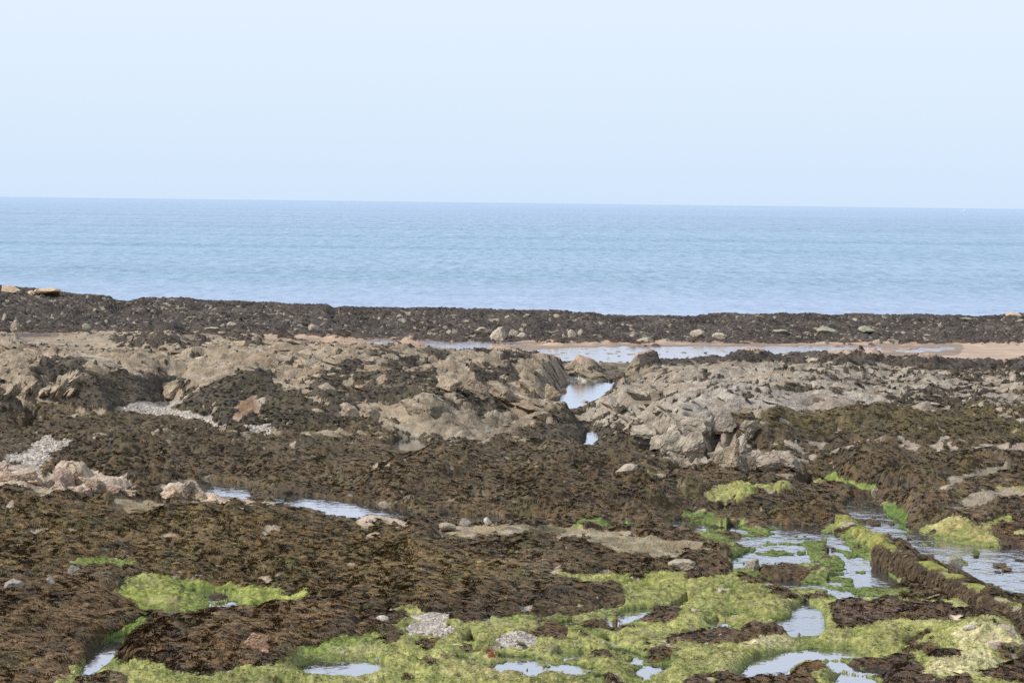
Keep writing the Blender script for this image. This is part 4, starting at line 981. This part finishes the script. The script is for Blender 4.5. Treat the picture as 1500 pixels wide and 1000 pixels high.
for a in [(985,668,50,52,.9,.30),(1022,676,38,52,.9,.22),(1000,672,30,40,.9,.3),(968,662,30,38,.9,.3),(1048,684,26,40,.9,.1),(1086,668,30,40,.9,-.1),(1005,640,60,44,1.,.3),(1074,692,34,62,.9,-.10),(1094,694,28,50,.9,.18),(1116,690,26,46,.9,-.2),(958,656,60,36,1.,.35),(1135,694,46,34,1.,.2),(928,646,52,40,1.,.35),(1035,650,26,50,.9,.12),(1062,640,40,44,.9,.2),(1100,650,50,40,1.,.15),(1160,690,46,32,1.,.3),(905,612,36,22,1.,.5),(940,592,46,22,1.,.5)]:
    slab_px(1, *a)
for k in range(16): slab_px(0, -6+k*7.5, 588+random.uniform(-4, 3), 12, 34+random.uniform(-6, 8), 1.6, .55, None, False)
for a in [(250,588,30,36,1.,.4),(806,588,34,30,1.,-.2),(600,612,40,30,1.,.5),(640,610,46,30,1.,.5),(545,618,36,30,1.,.3),(515,615,30,30,1.,.3),(700,590,46,34,1.,.45),(740,590,46,34,1.,.4),(660,575,44,30,1.,.5)]: slab_px(0, *a)
# the cream crags are heaps of angular blocks
for a in [(8,706,34,24,1.,.2),(30,708,36,26,1.,-.1),(52,712,30,20,1.,.3),(2,690,30,16,1.,.2),(68,716,28,18,1.,.2),(96,714,34,36,1.,.1),(112,712,34,38,1.,-.15),(105,700,22,26,1.,.05),(128,716,30,28,1.,.3),(85,722,30,18,1.,.2),(146,722,30,24,1.,.2),(165,726,28,20,1.,-.2),(184,728,26,18,1.,.2),(196,722,18,14,1.,.1),(130,728,24,14,1.,.2)]: slab_px(3, *a, np.array(CREAM)*random.uniform(.62, 1.02)*np.array((1, random.uniform(.9, 1.0), random.uniform(.85, 1.0))))
for a in [(240,734,26,18,1.,.2),(258,734,30,24,1.,-.1),(274,732,28,32,1.,.1),(290,736,28,22,1.,.3),(308,738,26,14,1.,-.2),(330,742,26,11,1.,.2),(350,748,22,6,1.,.1)]: slab_px(4, *a, np.array(CREAM)*random.uniform(.62, 1.02)*np.array((1, random.uniform(.9, 1.0), random.uniform(.85, 1.0))))
slab_px(7, 376, 958, 40, 34, .5, .35, np.array((.40, .255, .165)), True); slab_px(7, 390, 966, 16, 22, .5, .1, np.array((.31, .20, .135)), False)
# loose lying beds all over the two large outcrops
okm = (win == 2) & (Y > 62) & (Y < 93) & (np.abs(T) < .24)[None] & ((REGV == 1) | (REGV == 2)) & ~wet & (calm > .55)
jj, ii = np.nonzero(okm); pk = rng.choice(len(jj), 420, replace=False)
for k in pk:
    j, i = jj[k], ii[k]; w_ = float(rng.gamma(2.2, .10)+.08)*(.62 if REGV[j, i] == 2 else 1.); x, y, z = X[j, i], Y[j, i], H[j, i]
    slab(int(REGV[j, i])-1, x, y, z-.10*w_, (w_*1.45, w_*random.uniform(.7, 1.1), w_*random.uniform(.22, .45)), (random.uniform(-.3, .1), random.gauss(.30, .2), random.uniform(-.5, .3)), rcol[j, i]*random.uniform(.8, 1.15), w_ > .6)
for k, parts in BUCKET.items():
    root = ROOTS[OUT[k][1]]; parts.sort(key=lambda p: -np.ptp(p[0][:, 0])*np.ptp(p[0][:, 2]))
    for V, F, c in parts[:98]: link('slab', raw_mesh('slab', V, F, c, False), M_ROCK, root)
    if len(parts) > 98:
        off = 0; Vs, Fs, Cs = [], [], []
        for V, F, c in parts[98:]: Vs.append(V); Fs.append(F+off); Cs.append(c); off += len(V)
        o = link('rubble', raw_mesh('rubble', np.concatenate(Vs), np.concatenate(Fs), np.concatenate(Cs), False), M_ROCK, root); o['kind'] = 'stuff'

# ------------------------------------------------------------------ the weed grown outfall pipe
def pipe():
    key = [(1296,797),(1322,808),(1350,822),(1380,838),(1412,852),(1445,866),(1478,880),(1500,892),(1530,908)]
    pw = np.array([unproj(u, v, .36) for u, v in key])
    d = np.r_[0, np.cumsum(np.linalg.norm(np.diff(pw, axis=0), axis=1))]; A = np.polyfit(d, pw[:, 0], 1); B = np.polyfit(d, pw[:, 1], 1)
    Ln = d[-1]; NS, NC = 420, 64
    sv = np.linspace(0, Ln, NS); th = np.linspace(-.15*math.pi, 1.15*math.pi, NC)
    tx, ty = A[0], B[0]; q = math.hypot(tx, ty); nx_, ny_ = ty/q, -tx/q       # across
    S_, TH = np.meshgrid(sv, th, indexing='ij')
    def surf(extra):
        c = np.cos(TH); si = np.sin(TH)
        sgn = lambda a, p: np.sign(a)*np.abs(a)**p
        wd = .27 + .05*fbm(S_/.7, TH*.5, 3, 501) + .03*ridged(S_/.25, TH*2, 2, 503)
        a = sgn(c, .62)*(wd+extra); z = -.08 + sgn(si, .55)*(.42+.035*fbm(S_/.9, TH*.8, 3, 505)+extra)
        ef = sstep(1.0, .90, S_/Ln)*sstep(0, .02, S_/Ln); a = a*(.6+.4*ef); z = -.12 + (z+.12)*ef
        return np.stack([A[1]+tx*S_+nx_*a, B[1]+ty*S_+ny_*a, z], -1)
    ii = np.arange(NS*NC).reshape(NS, NC); F = np.stack([ii[:-1, :-1], ii[1:, :-1], ii[1:, 1:], ii[:-1, 1:]], -1)
    V = surf(0*S_); colr = np.array((.27, .225, .16), f32)*(1+.35*fbm(S_/.3, TH, 4, 507)+.2*pn(S_/.06, TH*6, 508))[..., None]
    caps = []
    root = link('outfall_pipe', raw_mesh('outfall_pipe', V.reshape(-1, 3), F.reshape(-1, 4), colr.reshape(-1, 3)), M_ROCK)
    tag(root, 'straight weed grown outfall pipe casing running along the edge of the stream', 'pipe')
    # weed on the flanks, algae and bare stretches on top
    up = np.exp(-((TH-math.pi/2)/.72)**4); nn = fbm(S_/.9, TH*.7, 3, 511)
    bare = up*(1.0*sstep(-.45, -.1, nn)+.2) - .30 + .35*fbm(S_/.2, TH*2, 3, 513)
    mW = .25 - bare; e1 = sstep(-.02, .25, mW)*(.05+.05*np.clip(1-2*np.abs(fbm(S_/.22, TH*1.3, 2, 515)), 0, 1)+.03*pn(S_/.05, TH*5, 516)) - .03*(mW < 0)
    Vw = surf(e1); jit = rng.uniform(.5, 1.5, S_.shape)
    cw = np.array((.060, .042, .025), f32)*(1+.5*fbm(S_/.12, TH*3, 3, 517)+.4*pn(S_/.04, TH*8, 518))[..., None]; cw = np.clip(cw, .012, 1)
    fmW = (mW[:-1, :-1] > -.08) | (mW[1:, 1:] > -.08)
    tuft = np.where((rng.random(S_.shape) < .16) & (mW > .0), 1+(ii % 3), 0).astype(f32)
    rot = np.stack([np.zeros_like(S_), (math.pi/2-TH)*1.0, rng.uniform(0, 6.28, S_.shape)], -1)
    nrm = np.stack([nx_*np.cos(TH), ny_*np.cos(TH), np.clip(np.sin(TH), -.2, 1)], -1)
    rr_ = np.zeros_like(nrm)
    rr_[..., 2] = 0
    rr_[..., 0] = -np.arcsin(np.clip(nrm[..., 1], -1, 1)); rr_[..., 1] = np.arctan2(nrm[..., 0], nrm[..., 2]+1e-6); rr_[..., 2] = 0
    me = raw_mesh('seaweed', Vw.reshape(-1, 3), F[fmW], cw.reshape(-1, 3), True, {'tuft': ('FLOAT', tuft.ravel()), 'trot': ('FLOAT_VECTOR', rr_.reshape(-1, 3)), 'tscl': ('FLOAT', rng.uniform(.2, .5, S_.size)), 'tcol': ('FLOAT_COLOR', np.concatenate([cw*jit[..., None]*1.15, np.ones(S_.shape+(1,))], -1).reshape(-1, 4))})
    o = link('seaweed', me, M_WEED, root); o['kind'] = 'stuff'; o.modifiers.new('growth', 'NODES').node_group = GW
    mG = bare*.9 - .20 - .75*(1-sstep(-.12, .10, fbm(S_/1.0, TH*.15, 2, 521)))
    e2 = sstep(0, .25, mG)*.05 - .04*(1-sstep(-.12, .0, mG)) + sstep(.0, .2, mG)*e1.clip(0)
    Vg = surf(e2+.012*pn(S_/.07, TH*4, 522)*(mG > 0)); cg = np.array((.21, .215, .055), f32)*(1+.35*fbm(S_/.15, TH*2, 3, 523))[..., None]
    selS = (fbm(S_/1.3, TH*0+.3, 2, 525) > -.02)
    fG = mG[:-1, :-1] > -.11
    if fG.sum() > 20:
        o = link('green_algae', raw_mesh('green_algae', Vg.reshape(-1, 3), F[fG], np.clip(cg, .02, 1).reshape(-1, 3)), M_ALG, root); o['kind'] = 'stuff'
pipe()

# ------------------------------------------------------------------ two small boats near the horizon
def paint_mat(name, c, r=.4):
    m, n, l, b = mat(name); tc = n.new('ShaderNodeTexCoord'); a = noise_node(n, l, 2, 3, .5, tc.outputs['Object']); cr = n.new('ShaderNodeValToRGB')
    cr.color_ramp.elements[0].color = (*[x*.9 for x in c], 1); cr.color_ramp.elements[1].color = (*c, 1); l.new(a.outputs['Fac'], cr.inputs[0]); l.new(cr.outputs[0], b.inputs['Base Color']); b.inputs['Roughness'].default_value = r; return m
BW = paint_mat('white boat paint', (.86, .86, .86)); BG = paint_mat('dark boat window', (.05, .07, .09), .1)
def boat(u, label, D, L):
    x = (u-750)/FPX*D
    e = bpy.data.objects.new('motor_boat', None); COL.objects.link(e); e.location = (x, D, SEA_Z); tag(e, label, 'boat', 'boats near the horizon'); e.rotation_euler = (0, 0, .15)
    V = []; F = []; n_ = 9
    for k in range(n_):
        t = k/(n_-1); w = L*.17*(1-max(0, t-.35)**2*2.2); w = max(w, .05); sh = L*(.13+.06*t*t); xx = (t-.5)*L
        V += [(xx, -w, sh), (xx, -w*.7, -.2), (xx, w*.7, -.2), (xx, w, sh)]
        if k: a = 4*(k-1); b = 4*k; F += [(a, a+1, b+1, b), (a+1, a+2, b+2, b+1), (a+2, a+3, b+3, b+2), (a+3, a, b, b+3)]
    F += [(0, 3, 2, 1), (4*n_-4, 4*n_-3, 4*n_-2, 4*n_-1)]
    link('hull', raw_mesh('hull', np.array(V), np.array(F), None, False), BW, e)
    def bx(nm, x0, x1, w, z0, z1, m, rake=.0):
        V = [(x0, -w, z0), (x1, -w, z0), (x1, w, z0), (x0, w, z0), (x0+rake, -w*.85, z1), (x1-rake*1.6, -w*.85, z1), (x1-rake*1.6, w*.85, z1), (x0+rake, w*.85, z1)]
        link(nm, raw_mesh(nm, np.array(V), np.array([(0, 3, 2, 1), (4, 5, 6, 7), (0, 1, 5, 4), (1, 2, 6, 5), (2, 3, 7, 6), (3, 0, 4, 7)]), None, False), m, e)
    bx('cabin', -L*.22, L*.18, L*.12, L*.14, L*.30, BW, L*.03); bx('window', -L*.17, L*.13, L*.125, L*.20, L*.255, BG, L*.012)
boat(1236, 'left of two tiny white motor boats near the horizon on the right', 6500, 9.0)
boat(1410, 'right of two tiny white motor boats near the horizon, close to the picture edge', 6500, 11.0)

# ------------------------------------------------------------------ daylight
SUN_EL, SUN_AZ = math.radians(43), math.radians(-112)     # azimuth from +Y clockwise: behind the camera, to its left
w = bpy.data.worlds.new("World"); scene.world = w; w.use_nodes = True
n = w.node_tree.nodes; l = w.node_tree.links; bg = n.get('Background'); out = n.get('World Output')
sky = n.new('ShaderNodeTexSky'); sky.sky_type = 'NISHITA'; sky.sun_disc = False; sky.sun_elevation = SUN_EL; sky.sun_rotation = SUN_AZ; sky.dust_density = 2.0; sky.air_density = 1.0; sky.altitude = 0
l.new(sky.outputs[0], bg.inputs['Color']); bg.inputs['Strength'].default_value = .09
# thin high haze veiling the blue
tc = n.new('ShaderNodeTexCoord'); sx = n.new('ShaderNodeSeparateXYZ'); l.new(tc.outputs['Generated'], sx.inputs[0])
cr = n.new('ShaderNodeValToRGB'); e = cr.color_ramp.elements; e[0].position = 0.0; e[0].color = (.665, .815, 1.0, 1); e[1].position = .15; e[1].color = (.84, .898, 1.0, 1)
k = e.new(.06); k.color = (.735, .856, 1.0, 1)
k = e.new(.5); k.color = (.72, .82, .97, 1)
l.new(sx.outputs['Z'], cr.inputs[0])
hz = n.new('ShaderNodeBackground'); hz.inputs['Strength'].default_value = 1.09; l.new(cr.outputs[0], hz.inputs['Color'])
mx = n.new('ShaderNodeMixShader'); mx.inputs[0].default_value = .88; l.new(bg.outputs[0], mx.inputs[1]); l.new(hz.outputs[0], mx.inputs[2]); l.new(mx.outputs[0], out.inputs['Surface'])
sl_ = bpy.data.lights.new('sun', 'SUN'); so = bpy.data.objects.new('sun', sl_); COL.objects.link(so)
sl_.energy = 4.6; sl_.angle = math.radians(1.0); sl_.color = (1.0, .955, .88)
dv = Vector((math.sin(SUN_AZ)*math.cos(SUN_EL), math.cos(SUN_AZ)*math.cos(SUN_EL), math.sin(SUN_EL)))
so.rotation_euler = (-dv).to_track_quat('-Z', 'Y').to_euler(); so.location = (-20, -20, 40)

scene.view_settings.view_transform = 'Standard'; scene.view_settings.look = 'None'; scene.view_settings.exposure = 0; scene.view_settings.gamma = 1
scene.render.engine = 'CYCLES'; scene.cycles.use_denoising = False; scene.cycles.max_bounces = 5; scene.cycles.diffuse_bounces = 2; scene.cycles.glossy_bounces = 3
